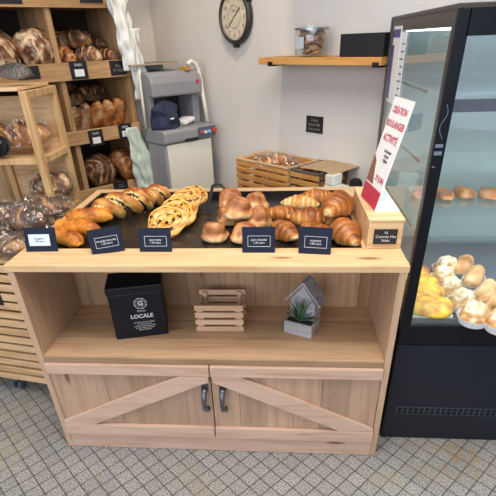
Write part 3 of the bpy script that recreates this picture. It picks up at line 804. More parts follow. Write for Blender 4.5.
# pastries in the case
def tray_box(x0, x1, y0, y1, z, mat, lab):
    return tag(MB().box(x0, x1, y0, y1, z, z + 0.010).build('pastry_board', mat, None, bevel=0.002), lab, 'tray')
ZD = 0.561
tag(MB().box(0.688, 0.845, 0.126, 0.50, ZD, ZD + 0.012).build('pastry_board', WHITE, None, bevel=0.003), 'white board under the yellow pastries in the display case', 'board')
ys = ['front', 'second', 'third', 'rearmost']
for k in range(4):
    o = loaf_mesh(0.17, 0.118, 0.042, k * 2.7 + 5, 0, pale=0.30 - 0.03 * k, pw=4.0).build('yellow_pastry', YELLOW)
    put(o, None, None, (0.766 - 0.006 * k, 0.170 + k * 0.085, ZD + 0.013 + 0.010 * (k > 0)), R(-28), R(8), 0, 1, '%s yellow cream-topped pastry on white board in the case' % ys[k], 'pastry', 'yellow pastries in the display case')
def puff(px, lab, sc=1.25):
    p = at(px[0] + 1, px[1] + 5, 2, ZD + 0.03)
    r = empty('cream_puff', (p.x, p.y, ZD), 0, lab, 'pastry', 'cream puffs in the display case')
    sd = px[0] * 0.37
    prof = [(0.0, 0.006), (0.030, 0.005), (0.036, 0.012), (0.037, 0.022), (0.033, 0.028), (0.030, 0.030), (0.031, 0.036), (0.029, 0.043), (0.026, 0.045), (0.027, 0.050), (0.022, 0.058), (0.010, 0.063), (0, 0.064)]
    b = MB(); b.smooth = True; rings = []; cols = []
    for rr, z in prof:
        rg = []; cc = []
        for j in range(28):
            a = 2 * PI * j / 28; f = 1 + 0.07 * math.sin(a * 5 + sd) + 0.05 * math.sin(a * 9 + sd * 2)
            q = Vector((rr * f * math.cos(a), rr * f * math.sin(a), z)) * sc
            wn = noise.noise(q * 70 + Vector((sd, 0, 0)))
            q = q * (1 + 0.09 * wn); rg.append(q); cc.append((0.85 if z < 0.03 else 0.5 if z < 0.045 else 0.22) + 0.7 * wn)
        rings.append(rg); cols.append(cc)
    b.rings(rings, cols, cap=False); b.build('choux', PUFF, r)
    b = MB(); rings = []
    for rr, z in ((0.026, 0.001), (0.034, 0.004), (0.043, 0.026)):
        rings.append([Vector((rr * (1 + 0.035 * (j % 2)) * math.cos(2 * PI * j / 48), rr * (1 + 0.035 * (j % 2)) * math.sin(2 * PI * j / 48), z)) * sc for j in range(48)])
    b.rings(rings, None, cap=False); b.add(rings[0], [tuple(range(47, -1, -1))])
    b.build('paper_cup', WHITE, r, solid=0.0006)
for px, lab in (((473, 311), 'cream puff with white sugar top at the very front of the case'), ((461, 297), 'second cream puff from the front in white paper cup'), ((449, 285), 'third cream puff from the front in the case'),
                ((442, 273), 'fourth cream puff from the front in the case'), ((445, 263), 'rearmost cream puff in the case')): puff(px, lab)
for i, (px, lab) in enumerate((((462, 260), 'rearmost eclair in its paper cup'), ((473, 272), 'eclair second from the back'), ((485, 287), 'eclair third from the back in the case'), ((496, 298), 'nearest eclair at the right edge of view'))):
    p = at(px[0] + 1, px[1] + 5, 2, ZD + 0.03)
    r = empty('eclair', (p.x, p.y, ZD), R(58), lab, 'pastry', 'eclairs in the display case')
    loaf_mesh(0.165, 0.062, 0.055, i * 5.1, 0, 'slash', pale=0.2, pw=4).build('choux', ECL, r).location = (0, 0, 0.008)
    b = MB(); vs = []
    for z, g in ((0.001, 0.9), (0.022, 1.12)):
        vs.append([Vector((0.072 * g * math.cos(2 * PI * j / 40) * (1 + 0.03 * (j % 2)), 0.036 * g * math.sin(2 * PI * j / 40) * (1 + 0.04 * (j % 2)), z)) for j in range(40)])
    b.rings(vs, None, cap=False); b.build('paper_cup', WHITE, r, solid=0.0006)
o = None
p = at(497, 318, 2, ZD + 0.03); 
puff((500, 318), 'cream puff cut off by the right edge of the photo')
for i in range(6):
    o = loaf_mesh(0.13, 0.07, 0.032, i * 1.9 + 30, 0, pale=0.15).build('golden_roll', LOAF_O)
    put(o, None, None, (0.80 + i * 0.085, 0.60 - 0.02 * (i % 2), 0.8475), R(80 + 8 * (i % 3)), 0, 0, 1, '%s golden roll from the left on the lowest glass shelf' % ['first', 'second', 'third', 'fourth', 'fifth', 'sixth'][i], 'bread', 'rolls on the lowest glass shelf')

# ------------------------------------------------------------------ back wall things
def bw(x, y, z): return wall_pt(AB, x, y, z)
clk = empty('wall_clock', bw(0.868, 0, 1.503), AB, 'round dark-rimmed antique wall clock with cream face', 'clock')
b = MB(); b.smooth = True; MR = Matrix.Rotation(PI / 2, 4, 'X')
b.lathe([(0.0, 0.001), (0.135, 0.001), (0.142, 0.012), (0.142, 0.030), (0.134, 0.042), (0.122, 0.044), (0.118, 0.036), (0.118, 0.030), (0.0, 0.030)], 48, M=MR)
b.build('clock_case', plain('clock_rim', '33302d', 0.4), clk)
MB().lathe([(0.0, 0.031), (0.117, 0.031), (0.117, 0.032), (0, 0.032)], 48, M=MR).build('dial', plain('dial_cream', 'cfc3ac', 0.6, var=0.15, nscale=20), clk)
DK = plain('dial_black', '2a2420', 0.6); BR = plain('dial_brown', '8a6a58', 0.6)
for k in range(12):
    a = PI / 2 - 2 * PI * k / 12; n_ = str(k if k else 12)
    text('numeral', n_, 0.030, DK, clk, Matrix.Translation((0.092 * math.cos(a), -0.0325, 0.092 * math.sin(a))) @ MR)
b = MB()
for r0, r1 in ((0.056, 0.0585), (0.108, 0.110)):
    b = MB()
    for k in range(48):
        a = 2 * PI * k / 48; a2 = 2 * PI * (k + 1) / 48
        b.add([(r * math.cos(q), -0.0330, r * math.sin(q)) for r, q in ((r0, a), (r1, a), (r1, a2), (r0, a2))], [(0, 1, 2, 3)])
    b.build('dial_ring', BR, clk)
text('dial_script', 'Paris', 0.022, BR, clk, Matrix.Translation((0, -0.0332, 0.032)) @ MR)
for L, an, w in ((0.085, R(222), 0.004), (0.072, R(38), 0.005)):
    MB().bar((0, -0.036, 0), (L * math.cos(an), -0.036, L * math.sin(an)), w, 0.0012, up=(0, 1, 0)).build('clock_hand', DK, clk)
for a in (PI / 2, -PI / 2, 0.6):
    MB().lathe([(0, 0.004), (0.014, 0.004), (0.012, 0.040), (0, 0.040)], 12, M=Matrix.Translation((0.145 * math.cos(a), 0, 0.145 * math.sin(a))) @ MR).build('rim_ornament', DK, clk)

clk.scale = (0.9, 0.9, 0.9)
ws = empty('wall_shelf', bw(1.60, 0, 1.29), AB, 'long golden wooden wall shelf with black brackets on back wall', 'shelf')
MB().box(-0.390, 0.325, -0.18, 0, 0, 0.030).build('shelf_board', W_GOLD, ws, bevel=0.002)
for x in (-0.32, 0.285):
    b = MB(); b.box(x, x + 0.03, -0.184, 0, -0.007, 0.0); b.box(x, x + 0.03, -0.184, -0.180, -0.007, 0.012); b.build('bracket', BLACK, ws)
jr = empty('cookie_jar', bw(1.495, -0.11, 1.3202), AB, 'glass jar of brown cookies with steel lid on wall shelf', 'jar')
b = MB(); b.smooth = True; b.lathe([(0.0, 0.0), (0.070, 0.0), (0.076, 0.006), (0.077, 0.084), (0.074, 0.092), (0.072, 0.100), (0.069, 0.100), (0.071, 0.090), (0.073, 0.080), (0.072, 0.008), (0, 0.006)], 32)
b.build('glass_body', JARG, jr)
b = MB(); b.smooth = True; b.lathe([(0.0, 0.100), (0.074, 0.100), (0.076, 0.108), (0.060, 0.114), (0.0, 0.117)], 32); b.build('lid', JARG, jr)
MB().lathe([(0.0725, 0.093), (0.077, 0.093), (0.077, 0.100), (0.0725, 0.100)], 32).build('metal_clasp', STEEL, jr)
ck = plain('cookie', 'a4703c', 0.7, var=0.3); rnd = random.Random(3)
for k in range(18):
    a = k * 2.4; r = rnd.uniform(0.025, 0.044); z = 0.010 + 0.0042 * k
    o = MB().lathe([(0, 0), (0.021, 0), (0.024, 0.004), (0.021, 0.009), (0, 0.011)], 14, M=rot(rnd.uniform(-.5, .5), rnd.uniform(-.5, .5), 0, (r * math.cos(a), r * math.sin(a), z))).build('cookie', ck, jr, smooth=True)
MB().box(-0.022, 0.022, -0.0795, -0.0775, 0.030, 0.070).build('oval_label', plain('label_grey', 'b4b8bc', 0.4), jr, bevel=0.0)
jr.scale = (1.03, 1.03, 1.12)
bb = empty('black_box', bw(1.815, -0.105, 1.3202), AB, 'black ribbed box standing on the wall shelf beside the case', 'box')
b = MB(); b.box(-0.112, 0.105, -0.06, 0.06, 0, 0.083)
for k in range(8): b.box(-0.112, 0.105, -0.0615, -0.06, 0.004 + k * 0.010, 0.010 + k * 0.010)
b.build('ribbed_body', BLACK, bb)
pq = empty('wall_plaque', bw(1.446, 0, 1.010), AB, 'small square black chalk plaque on the wall under the shelf', 'plaque')
MB().box(-0.056, 0.056, -0.006, 0, -0.040, 0.040).build('plate', BLACK, pq, bevel=0.001)
text('chalk_writing', 'Carte\nbleue dès\ncinq euro', 0.021, plain('faint_chalk', '8a8480', 0.8), pq, Matrix.Translation((0, -0.0064, 0)) @ MR)

# back worktable + crates
tb = empty('back_table', bw(1.50, -0.165, 0), AB, 'narrow wooden worktable against back wall under the bread crates', 'table')
MB().box(-0.52, 0.38, -0.075, 0.155, 0.585, 0.615).build('tabletop', W_SLAT, tb)
for x in (-0.49, 0.33):
    for y in (-0.07, 0.10): MB().box(x, x + 0.04, y, y + 0.04, 0, 0.585).build('leg', W_STAND, tb)
def bread_crate(x0, x1, y0, y1, z1, lab, m, fm):
    r = empty('bread_crate', bw((x0 + x1) / 2, (y0 + y1) / 2, 0.6155), AB, lab, 'crate', None)
    w, d, h = x1 - x0, y1 - y0, z1 - 0.6155
    nsl = 6; p = h / nsl
    for k in range(nsl):
        z = k * p + 0.003
        for y in (-d / 2, d / 2 - 0.008): MB().box(-w / 2, w / 2, y, y + 0.008, z, z + p * 0.68).build('slat', m, r, bevel=0.001)
        for x in (-w / 2 + 0.0085, w / 2 - 0.0165): MB().box(x, x + 0.008, -d / 2 + 0.008, d / 2 - 0.008, z, z + p * 0.68).build('end_slat', m, r, bevel=0.001)
    for x in (-1, 1):
        for y in (-1, 1):
            MB().box(x * (w / 2 - 0.016) - 0.0155, x * (w / 2 - 0.016) + 0.0155, y * (d / 2 - 0.0155) - 0.0065, y * (d / 2 - 0.0155) + 0.0065, 0, h).build('corner_post', fm, r)
    b = MB(); b.box(-w / 2 - 0.003, w / 2 + 0.003, -d / 2 - 0.004, -d / 2 + 0.010, h - 0.006, h + 0.002); b.box(-w / 2 - 0.003, w / 2 + 0.003, d / 2 - 0.010, d / 2, h - 0.006, h + 0.002)
    b.box(-w / 2 - 0.003, -w / 2 + 0.010, -d / 2, d / 2, h - 0.006, h + 0.002); b.box(w / 2 - 0.010, w / 2 + 0.003, -d / 2, d / 2, h - 0.006, h + 0.002)
    b.build('rim', fm, r)
    MB().box(-w / 2 + 0.01, w / 2 - 0.01, -d / 2 + 0.01, d / 2 - 0.01, 0.002, 0.008).build('crate_floor', m, r)
    return r
bread_crate(1.085, 1.490, -0.250, -0.004, 0.838, 'left slatted wooden crate full of bagged loaves behind the counter', W_GOLD, W_SLAT)
bread_crate(1.510, 1.690, -0.250, -0.004, 0.838, 'right slatted crate covered with brown paper behind the counter', W_GOLD, plain('crate_dark', '5a534e', 0.6))
# paper over the right crate
b = MB(); b.smooth = True; nx_, ny_ = 24, 18
for side in (0,):
    vs = []; fs = []
    for i in range(nx_ + 1):
        for j in range(ny_ + 1):
            x = 1.535 + 0.215 * i / nx_; y = -0.215 + 0.228 * j / ny_
            z = 0.8445 + 0.004 * noise.noise(Vector((x * 12, y * 12, 0))) + 0.002
            if x > 1.69: z -= (x - 1.69) * 0.10
            vs.append(bw(x, y, z))
    for i in range(nx_):
        for j in range(ny_):
            a = i * (ny_ + 1) + j; fs.append((a, a + ny_ + 1, a + ny_ + 2, a + 1))
    b.add(vs, fs)
tag(b.build('paper_sheet', plain('kraft_paper', 'b79a78', 0.7, var=0.12), None, solid=0.0012), 'brown kraft paper sheet spread over the right bread crate', 'paper')

def bagged(loc, L, W, Hh, rz, seed, lab, grp, mat=LOAF_O, rx=0, ry=0, bag=True, scores=4, mode='slash', name='bagged_loaf'):
    if not bag:
        o = loaf_mesh(L, W, Hh, seed, scores, mode).build('bread_loaf', mat)
        return put(o, None, None, loc, rz, rx, ry, 1, lab, 'bread', grp)
    r = empty(name, loc, rz, lab, 'bread', grp); r.rotation_euler = (rx, ry, rz)
    loaf_mesh(L, W, Hh, seed, scores, mode, n=20, m=30).build('loaf', mat, r)
    b = MB(); b.smooth = False; n, m = 40, 56; rings = []
    for i in range(m + 1):
        u = -1 + 2 * i / m; e = max(1 - abs(u) ** 4, 0.02) ** 0.5; rg = []
        for j in range(n):
            th = 2 * PI * j / n
            p = Vector((u * L * 0.58, math.cos(th) * W * 0.60 * e, max(math.sin(th), -0.56) * Hh * 0.74 * e))
            q = -abs(noise.noise(Vector((p.x * 24 + seed, p.y * 24, p.z * 24)))) * 0.9 + 0.1 + noise.noise(Vector((p.x * 60 + seed, p.y * 60, p.z * 60))) * 0.22 + noise.noise(Vector((p.x * 9 + seed, p.y * 9, p.z * 9))) * 0.2
            p = Vector((p.x, p.y * (1 + q * 0.5), p.z * (1 + q * 0.6))); p.z += Hh * 0.40
            rg.append(p)
        rings.append(rg)
    b.rings(rings); b.build('plastic_bag', BAG, r)
    return r
for i, (x, y, z, rz, L) in enumerate(((1.24, -0.14, 0.775, 0.4, 0.19), (1.38, -0.12, 0.772, -0.5, 0.2), (1.31, -0.17, 0.80, 0.9, 0.17))):
    bagged(bw(x, y, z), L, 0.10, 0.075, AB + rz, i * 3.0, ['bagged loaf at left inside the left crate', 'bagged loaf at right inside the left crate', 'bagged loaf on top in the middle of the left crate'][i], 'bagged loaves in the left crate')
dv = empty('label_dispenser', bw(1.825, -0.195, 0.6155), AB, 'cream white dispenser with round black reel behind the counter', 'dispenser')
DVW = plain('device_cream', 'dcdcd2', 0.4)
MB().box(-0.115, 0.085, -0.038, 0.038, 0, 0.175).build('housing', DVW, dv, bevel=0.006)
MB().box(-0.11, -0.06, -0.036, 0.036, 0.1755, 0.225).build('head', DVW, dv, bevel=0.004)
b = MB(); b.lathe([(0, -0.01), (0.030, -0.01), (0.030, 0.01), (0, 0.01)], 28, M=Matrix.Translation((0.045, 0.0, 0.196)) @ MR); b.build('black_reel', BLACK, dv)

# ------------------------------------------------------------------ bread slicer in the corner
sl_ = empty('bread_slicer', wall_pt(AL, 0, 0, 0), AL, 'grey floor-standing bread slicing machine in the corner', 'bread slicer')
X0, X1 = -0.44, -0.075
MB().box(-0.452, -0.085, -0.675, -0.485, 0.06, 0.885).build('lower_front', GREY, sl_, bevel=0.012)
MB().box(X0, X1, -0.484, -0.08, 0.06, 0.885).build('lower_body', GREY, sl_, bevel=0.012)
MB().box(-0.440, -0.108, -0.690, -0.676, 0.10, 0.882).build('front_panel', CREAM, sl_, bevel=0.003, label='cream front panel')
b = MB(); prof = [(-0.69, 0.885), (-0.70, 0.90), (-0.70, 0.950), (-0.685, 0.962), (-0.48, 0.962), (-0.48, 0.885)]
vs = [(x, y, z) for x in (-0.458, X1 + 0.002) for y, z in prof]; n = len(prof)
b.add(vs, [tuple(range(n)), tuple(range(2 * n - 1, n - 1, -1))] + [(i, i + n, (i + 1) % n + n, (i + 1) % n) for i in range(n)])
b.build('loading_table', GREY, sl_, bevel=0.008)
MB().box(X0, X1, -0.479, -0.08, 0.8855, 0.961).build('blade_bed', GREY, sl_)
b = MB(); b.box(X0, X0 + 0.035, -0.55, -0.08, 0.962, 1.14); b.box(-0.125, X1, -0.55, -0.08, 0.962, 1.14); b.build('side_cheek', GREY, sl_, bevel=0.004)
b = MB(); prof = [(-0.60, 1.13), (-0.60, 1.20), (-0.585, 1.235), (-0.555, 1.255), (-0.10, 1.262), (-0.08, 1.13)]
vs = [(x, y, z) for x in (X0, X1) for y, z in prof]; n = len(prof)
b.add(vs, [tuple(range(n)), tuple(range(2 * n - 1, n - 1, -1))] + [(i, i + n, (i + 1) % n + n, (i + 1) % n) for i in range(n)])
b.build('hood', GREY, sl_, bevel=0.010)
MB().box(X0 + 0.035, -0.125, -0.12, -0.10, 0.962, 1.13).build('rear_wall', plain('slicer_inside', '3c322a', 0.6), sl_)
b = MB()
for k in range(24): x = X0 + 0.045 + k * 0.0127; b.box(x, x + 0.0016, -0.40, -0.385, 0.962, 1.13)
b.build('blade_rack', STEEL, sl_)
for x in (X1 + 0.004, X0 - 0.012):
    b = MB(); b.smooth = True
    pts = [(x, -0.62, 0.965), (x, -0.60, 1.08), (x, -0.58, 1.20), (x - 0.004, -0.572, 1.255), (x - 0.02, -0.567, 1.285), (x - 0.05, -0.565, 1.300), (x - 0.08, -0.565, 1.285)] if x > -0.3 else [(-0.465, -0.52, 0.965), (-0.465, -0.52, 1.10), (-0.462, -0.52, 1.24), (-0.455, -0.52, 1.27)]
    b.tube(pts, 0.0125 if x > -0.3 else 0.009, 10); b.build('guard_bar', CREAM, sl_)
b = MB(); b.box(-0.215, -0.080, -0.706, -0.700, 0.898, 0.955); b.build('control_plate', plain('ctrl_blue', '50596a', 0.4), sl_)
for x, z, c, r in ((-0.095, 0.928, 'b8402c', 0.017), (-0.135, 0.925, '7fb8e0', 0.011), (-0.165, 0.925, 'd8dce0', 0.010), (-0.195, 0.928, 'c05040', 0.009)):
    MB().lathe([(0, 0.706), (r, 0.706), (r * 0.9, 0.720), (0, 0.722)], 18, M=Matrix.Translation((x, 0, z)) @ MR).build('button', plain('button_' + c, c, 0.4), sl_)
MB().box(-0.315, -0.215, -0.702, -0.69, 0.890, 0.905).build('drawer_slot', BLACK, sl_)
MB().box(-0.125, -0.10, -0.602, -0.600, 1.185, 1.205).build('red_badge', RED, sl_)
MB().box(-0.175, -0.140, -0.575, -0.52, 1.255, 1.275).build('tape_scrap', plain('tape_amber', 'b88c48', 0.4), sl_)
cp = empty('navy_cap', wall_pt(AL, -0.37, -0.600, 0.9625), AL, 'navy blue cloth cap lying in the slicer opening', 'cap')
b = MB(); b.smooth = True; rings = []
for i in range(15):
    u = i / 14; rg = []
    for j in range(24):
        a = 2 * PI * j / 24; r = 0.074 * (1 - u ** 7) ** 0.5 if u < 1 else 0.003
        p = Vector((r * math.cos(a) * 1.22, r * math.sin(a) * 0.75, (0.118 + 0.03 * math.sin(a * 2 + 1)) * u)); f = 1 + 0.35 * noise.noise(p * 22)
        rg.append(Vector((p.x * f, p.y * f, p.z * (1 + 0.1 * noise.noise(p * 15)))))
    rings.append(rg)
b.rings(rings); b.build('cloth_crown', plain('navy_cloth', '232b44', 0.85), cp)
MB().box(-0.012, 0.012, -0.072, -0.066, 0.055, 0.062).build('white_mark', WHITE, cp)
tag(MB().box(-0.05, 0.05, -0.045, 0.045, 0, 0.020, rot(0, R(-10), 0, (0, 0, 0.010))).build('paper_pad', WHITE, None, bevel=0.003), 'white paper pad lying in the slicer opening', 'paper')
bpy.data.objects['paper_pad'].matrix_world = Matrix.Translation(wall_pt(AL, -0.205, -0.56, 0.965)) @ Matrix.Rotation(AL + 0.3, 4, 'Z')
tr = empty('baking_tray', wall_pt(AL, -0.345, -0.40, 1.292), AL, 'thin flat metal tray on top of the slicer', 'tray')
b = MB(); b.box(-0.15, 0.17, -0.10, 0.16, 0, 0.004); b.build('tray_plate', STEEL, tr)
b = MB(); b.box(-0.155, 0.175, -0.104, -0.10, -0.001, 0.007); b.box(-0.155, 0.175, 0.16, 0.164, -0.001, 0.007); b.box(-0.155, -0.15, -0.10, 0.16, -0.001, 0.007); b.box(0.17, 0.175, -0.10, 0.16, -0.001, 0.007); b.build('tray_rim', plain('rim_brown', 'a8927a', 0.5), tr)
b = MB()
b.box(-0.06, 0.13, 0.0, 0.1, -0.030, -0.0005)
b.build('tray_foot', GREY, tr)
fk = MB()
for k in range(3): fk.tube([(0.016 * k, 0, 0.0), (0.016 * k + 0.004, 0, 0.035), (0.016 * k + 0.001, 0, 0.050 + 0.008 * k)], [0.004, 0.003, 0.001], 6)
fk.box(-0.006, 0.040, -0.005, 0.005, -0.004, 0.004)
fo = tag(fk.build('metal_prongs', IRON), 'dark three-pronged tool standing on the slicer tray', 'tool'); fo.location = wall_pt(AL, -0.50, -0.44, 1.3045); fo.rotation_euler = (0, 0, AL)

# ------------------------------------------------------------------ wall rack full of loaves (against the left wall)
rk = empty('bread_rack', wall_pt(AL, 0, 0, 0), AL, 'tall wooden bread rack with loaf compartments against left wall', 'rack')
RX0, RX1 = -1.30, -0.445; RF = -0.42
for x in (RX0, -0.878, RX1 - 0.028): MB().box(x, x + 0.030, RF + 0.02, -0.02, 0.0, 1.80).build('upright', W_RACKZ, rk, bevel=0.001)
MB().box(RX0, RX1, -0.02, -0.005, 0.0, 1.80).build('rear_board', SHADE_BROWN, rk)  # board coloured dark for the shade inside the compartments
rails = [(1.563, 1.655), (1.241, 1.325), (0.918, 0.991), (0.595, 0.665)]
for z0, z1 in rails:
    MB().box(RX0, RX1, RF, RF + 0.018, z0, z1).build('front_rail', W_RACK, rk, bevel=0.002)
    for xa, xb in ((RX0 + 0.031, -0.879), (-0.847, RX1 - 0.029)):
        MB().box(xa, xb, RF + 0.019, -0.021, z0 + 0.010, z0 + 0.026).build('shelf_board', W_RACK, rk)
def rtag(x0, x1, z0, z1, lab, paper=True):
    r = empty('shelf_label', wall_pt(AL, (x0 + x1) / 2, RF - 0.001, z0), AL, lab, 'shelf label')
    w = (x1 - x0) / 2; h = z1 - z0
    MB().box(-w, w, -0.004, 0, 0, h).build('plate', BLACK, r, bevel=0.001)
    if paper:
        MB().box(-w * 0.55, w * 0.55, -0.0052, -0.004, h * 0.15, h * 0.55).build('paper_label', WHITE, r)
        text('lettering', 'PAIN', h * 0.22, CHALK, r, Matrix.Translation((0, -0.0046, h * 0.78)) @ MR)
    else: text('chalk_writing', 'Pain\nde seigle', h * 0.28, plain('faint_chalk2', '8a8480', 0.8), r, Matrix.Translation((0, -0.0046, h * 0.5)) @ MR)
rtag(-0.820, -0.722, 1.245, 1.330, 'black label with white paper on the middle rail left of the hanging bag')
rtag(-0.585, -0.485, 1.250, 1.322, 'black chalk label beside the upper hanging bag', False)
rtag(-0.795, -0.705, 0.900, 0.985, 'black label with white paper on the lower rail, left one')
rtag(-0.600, -0.510, 0.912, 0.995, 'black label with white paper on the lower rail, right one')
rtag(-0.700, -0.600, 0.622, 0.672, 'black chalk label under the round loaves just above the counter rim', False)
rtag(-0.690, -0.560, 1.585, 1.660, 'black chalk label at top of rack above the batard loaves', False)
rtag(-1.110, -0.985, 1.575, 1.655, 'black chalk label at top left of the rack', False)
rtag(-1.100, -0.985, 1.262, 1.320, 'black chalk label on middle rail under the round floured loaf', False)
def rl(x, y, z): return wall_pt(AL, x, y, z)
def rack_loaf(x, y, z, L, W, Hh, rz, seed, lab, grp, mat=LOAF, scores=4, mode='slash', rx=0, ry=0):
    o = loaf_mesh(L, W, Hh, seed, scores, mode).build('bread_loaf', mat)
    return put(o, None, None, rl(x, y, z), AL + rz, rx, ry, 1, lab, 'bread', grp)
z1 = 1.270
rack_loaf(-0.960, -0.275, z1 + 0.085, 0.205, 0.205, 0.155, 0.4, 1.0, 'large round floured loaf at front of the upper left compartment', 'round loaves upper left', LOAF, 5, 'ring', rx=R(62))
rack_loaf(-1.155, -0.285, z1 + 0.070, 0.20, 0.20, 0.14, 0.9, 2.0, 'round floured loaf cut off by the left photo edge, upper compartment', 'round loaves upper left', LOAF, 5, 'ring', rx=R(62))
rack_loaf(-1.10, -0.125, z1 + 0.085, 0.22, 0.22, 0.16, 0.2, 3.0, 'round loaf standing at the back of the upper left compartment', 'round loaves upper left', LOAF, 5, 'ring', rx=R(60))
g = 'loaves in the upper right compartment'
rack_loaf(-0.775, -0.29, z1 + 0.035, 0.22, 0.105, 0.095, R(80), 4.0, 'golden loaf end at left in the upper right compartment', g, LOAF_O, 4)
rack_loaf(-0.640, -0.29, z1 + 0.035, 0.22, 0.110, 0.098, R(95), 5.0, 'floured loaf end in the middle of the upper right compartment', g, LOAF, 4)
rack_loaf(-0.535, -0.28, z1 + 0.035, 0.24, 0.09, 0.08, R(100), 6.0, 'dark scored loaf at right in the upper right compartment', g, LOAF_D, 6)
rack_loaf(-0.760, -0.20, z1 + 0.11, 0.25, 0.10, 0.09, R(70), 7.0, 'dark loaf on top at left of the upper right compartment', g, LOAF_D, 5)
rack_loaf(-0.660, -0.20, z1 + 0.12, 0.26, 0.10, 0.09, R(110), 8.0, 'brown loaf lying on top in the upper right compartment', g, LOAF_D, 4)
rack_loaf(-0.790, -0.11, z1 + 0.165, 0.17, 0.10, 0.08, R(30), 9.0, 'loaf at the top back of the upper right compartment', g, LOAF, 4)
rack_loaf(-0.550, -0.15, z1 + 0.105, 0.22, 0.070, 0.060, R(120), 9.5, 'striped dark loaf at back right of the upper right compartment', g, LOAF_D, 7)
z2 = 0.946
g = 'oval loaves in the middle compartment'
for i, (x, s, mt) in enumerate(((-0.810, 21, LOAF), (-0.742, 22, LOAF), (-0.668, 23, LOAF_O), (-0.595, 24, LOAF_O), (-0.522, 25, LOAF_O))):
    rack_loaf(x, -0.315, z2 + 0.066 + 0.004 * i, 0.20, 0.092, 0.078, R(84 + 4 * (i % 3)), s, '%s oval scored loaf of the front row in middle compartment' % ['leftmost', 'second from left', 'middle', 'second from right', 'rightmost'][i], g, mt, 3, 'long', rx=0, ry=R(52))
rack_loaf(-0.770, -0.20, z2 + 0.155, 0.21, 0.090, 0.075, R(15), 27, 'pale striped loaf lying across the front row at left, middle compartment', g, LOAF, 6, 'leaf')
rack_loaf(-0.775, -0.12, z2 + 0.205, 0.22, 0.09, 0.08, R(5), 28, 'dark loaf at the top left back of the middle compartment', g, LOAF_D, 6, 'leaf')
rack_loaf(-0.610, -0.16, z2 + 0.165, 0.20, 0.115, 0.09, R(0), 29, 'dark brown loaf behind the front row at right, middle compartment', g, LOAF_D, 6, 'slash')
z3 = 0.622
rack_loaf(-0.725, -0.25, z3 + 0.080, 0.20, 0.20, 0.15, 0.3, 31, 'round brown loaf at left in the lowest compartment', 'round loaves lowest compartment', LOAF_D, 5, 'leaf', rx=R(55))
rack_loaf(-0.575, -0.25, z3 + 0.080, 0.20, 0.20, 0.15, 1.3, 32, 'round brown loaf at right in the lowest compartment', 'round loaves lowest compartment', LOAF_O, 5, 'slash', rx=R(55))
rack_loaf(-1.02, -0.25, z3 + 0.080, 0.22, 0.20, 0.15, 1.0, 33, 'round loaf behind the ladder stand in lowest left compartment', 'round loaves lowest compartment', LOAF_D, 5, 'ring', rx=R(55))
rack_loaf(-1.02, -0.25, z2 + 0.080, 0.22, 0.20, 0.15, 1.0, 34, 'round loaf in the middle left compartment behind the stand', 'round loaf middle left', LOAF_O, 5, 'ring', rx=R(55))

# bags hanging at the rack's right edge
def hang_bag(name, x0, zt, zb, w0, w1, seed, mat, lab, sway=0.0):
    b = MB(); b.smooth = True; rings = []; m, n = 46, 44
    for i in range(m + 1):
        t = i / m; z = zt + (zb - zt) * t; w = w0 + (w1 - w0) * t + 0.010 * math.sin(t * 9 + seed); rg = []
        for j in range(n):
            a = 2 * PI * j / n
            q = 1 + 0.30 * math.sin(a * 5 + seed + t * 2.0) + 0.20 * math.sin(a * 11 - t * 4 + seed)
            nn = noise.noise(Vector((math.cos(a) * 2, math.sin(a) * 2 + seed, t * 6))) * 0.55
            r = w * (q + nn) * 0.5
            rg.append(Vector((x0 + sway * t + r * math.cos(a), r * math.sin(a) * 0.42, z)))
        rings.append(rg)
    b.rings(rings, cap=False)
    o = b.build(name, mat, None, solid=0.0008); o.location = wall_pt(AL, 0, RF - 0.045, 0); o.rotation_euler = (0, 0, AL)
    return tag(o, lab, 'bag')
hang_bag('plastic_bag', -0.500, 1.66, 1.27, 0.085, 0.085, 1.0, BAGW, 'bundle of white plastic bags hanging at the upper right of bread rack', 0.035)
hang_bag('plastic_bag', -0.430, 1.47, 1.12, 0.055, 0.070, 2.4, BAGW, 'narrow white plastic bag hanging lower beside the white bundle', 0.0)
hang_bag('plastic_bag', -0.530, 0.975, 0.60, 0.070, 0.125, 4.0, BAGG, 'greenish white plastic bag hanging at the lower right of rack', 0.065)

# ------------------------------------------------------------------ ladder-like display stand
SX0, SX1, SY0, SY1 = -1.145, -0.800, 0.740, 1.035
st = empty('display_stand', (SX1, SY0, 0), 0, 'pale open wooden display stand with two shelves left of counter', 'stand')
w, d = SX1 - SX0, SY1 - SY0; pw = 0.030
for x, y in ((-pw, 0), (-pw, d - pw), (-w, 0), (-w, d - pw)): MB().box(x, x + pw, y, y + pw, 0, 1.249).build('post', W_STAND, st, bevel=0.003)
for z in (1.219, 0.960, 0.70):
    for x in (-pw + 0.002, -w + 0.002): MB().box(x, x + pw - 0.004, pw, d - pw, z, z + 0.028).build('side_rail', W_STAND, st, bevel=0.002)
MB().box(-w, -pw - 0.001, 0.001, d - 0.002, 1.2495, 1.262).build('top_board', W_TOP, st, bevel=0.002)
for z in (0.962, 0.70):
    MB().box(-w + pw, -pw, 0.002, 0.026, z, z + 0.026).build('front_rail', W_STAND, st, bevel=0.002)
    MB().box(-w + pw + 0.002, -pw - 0.002, 0.028, d - 0.002, z + 0.010, z + 0.022).build('shelf_board', W_SLAT, st)
MB().box(-w + 0.004, -pw, d - 0.014, d - 0.002, 0.74, 1.21).build('rear_board', W_SLAT, st)
tag(put(loaf_mesh(0.14, 0.085, 0.06, 40, 0), 'bread_loaf', SEED, (-0.875, 0.85, 1.286), R(6)), 'dark grey seeded loaf on top of the display stand', 'bread')
tag(put(loaf_mesh(0.16, 0.10, 0.075, 41, 4), 'bread_loaf', LOAF_O, (-1.03, 0.86, 1.291), R(50)), 'golden loaf on display stand top at left photo edge', 'bread')
gg = 'bagged loaves on the display stand'
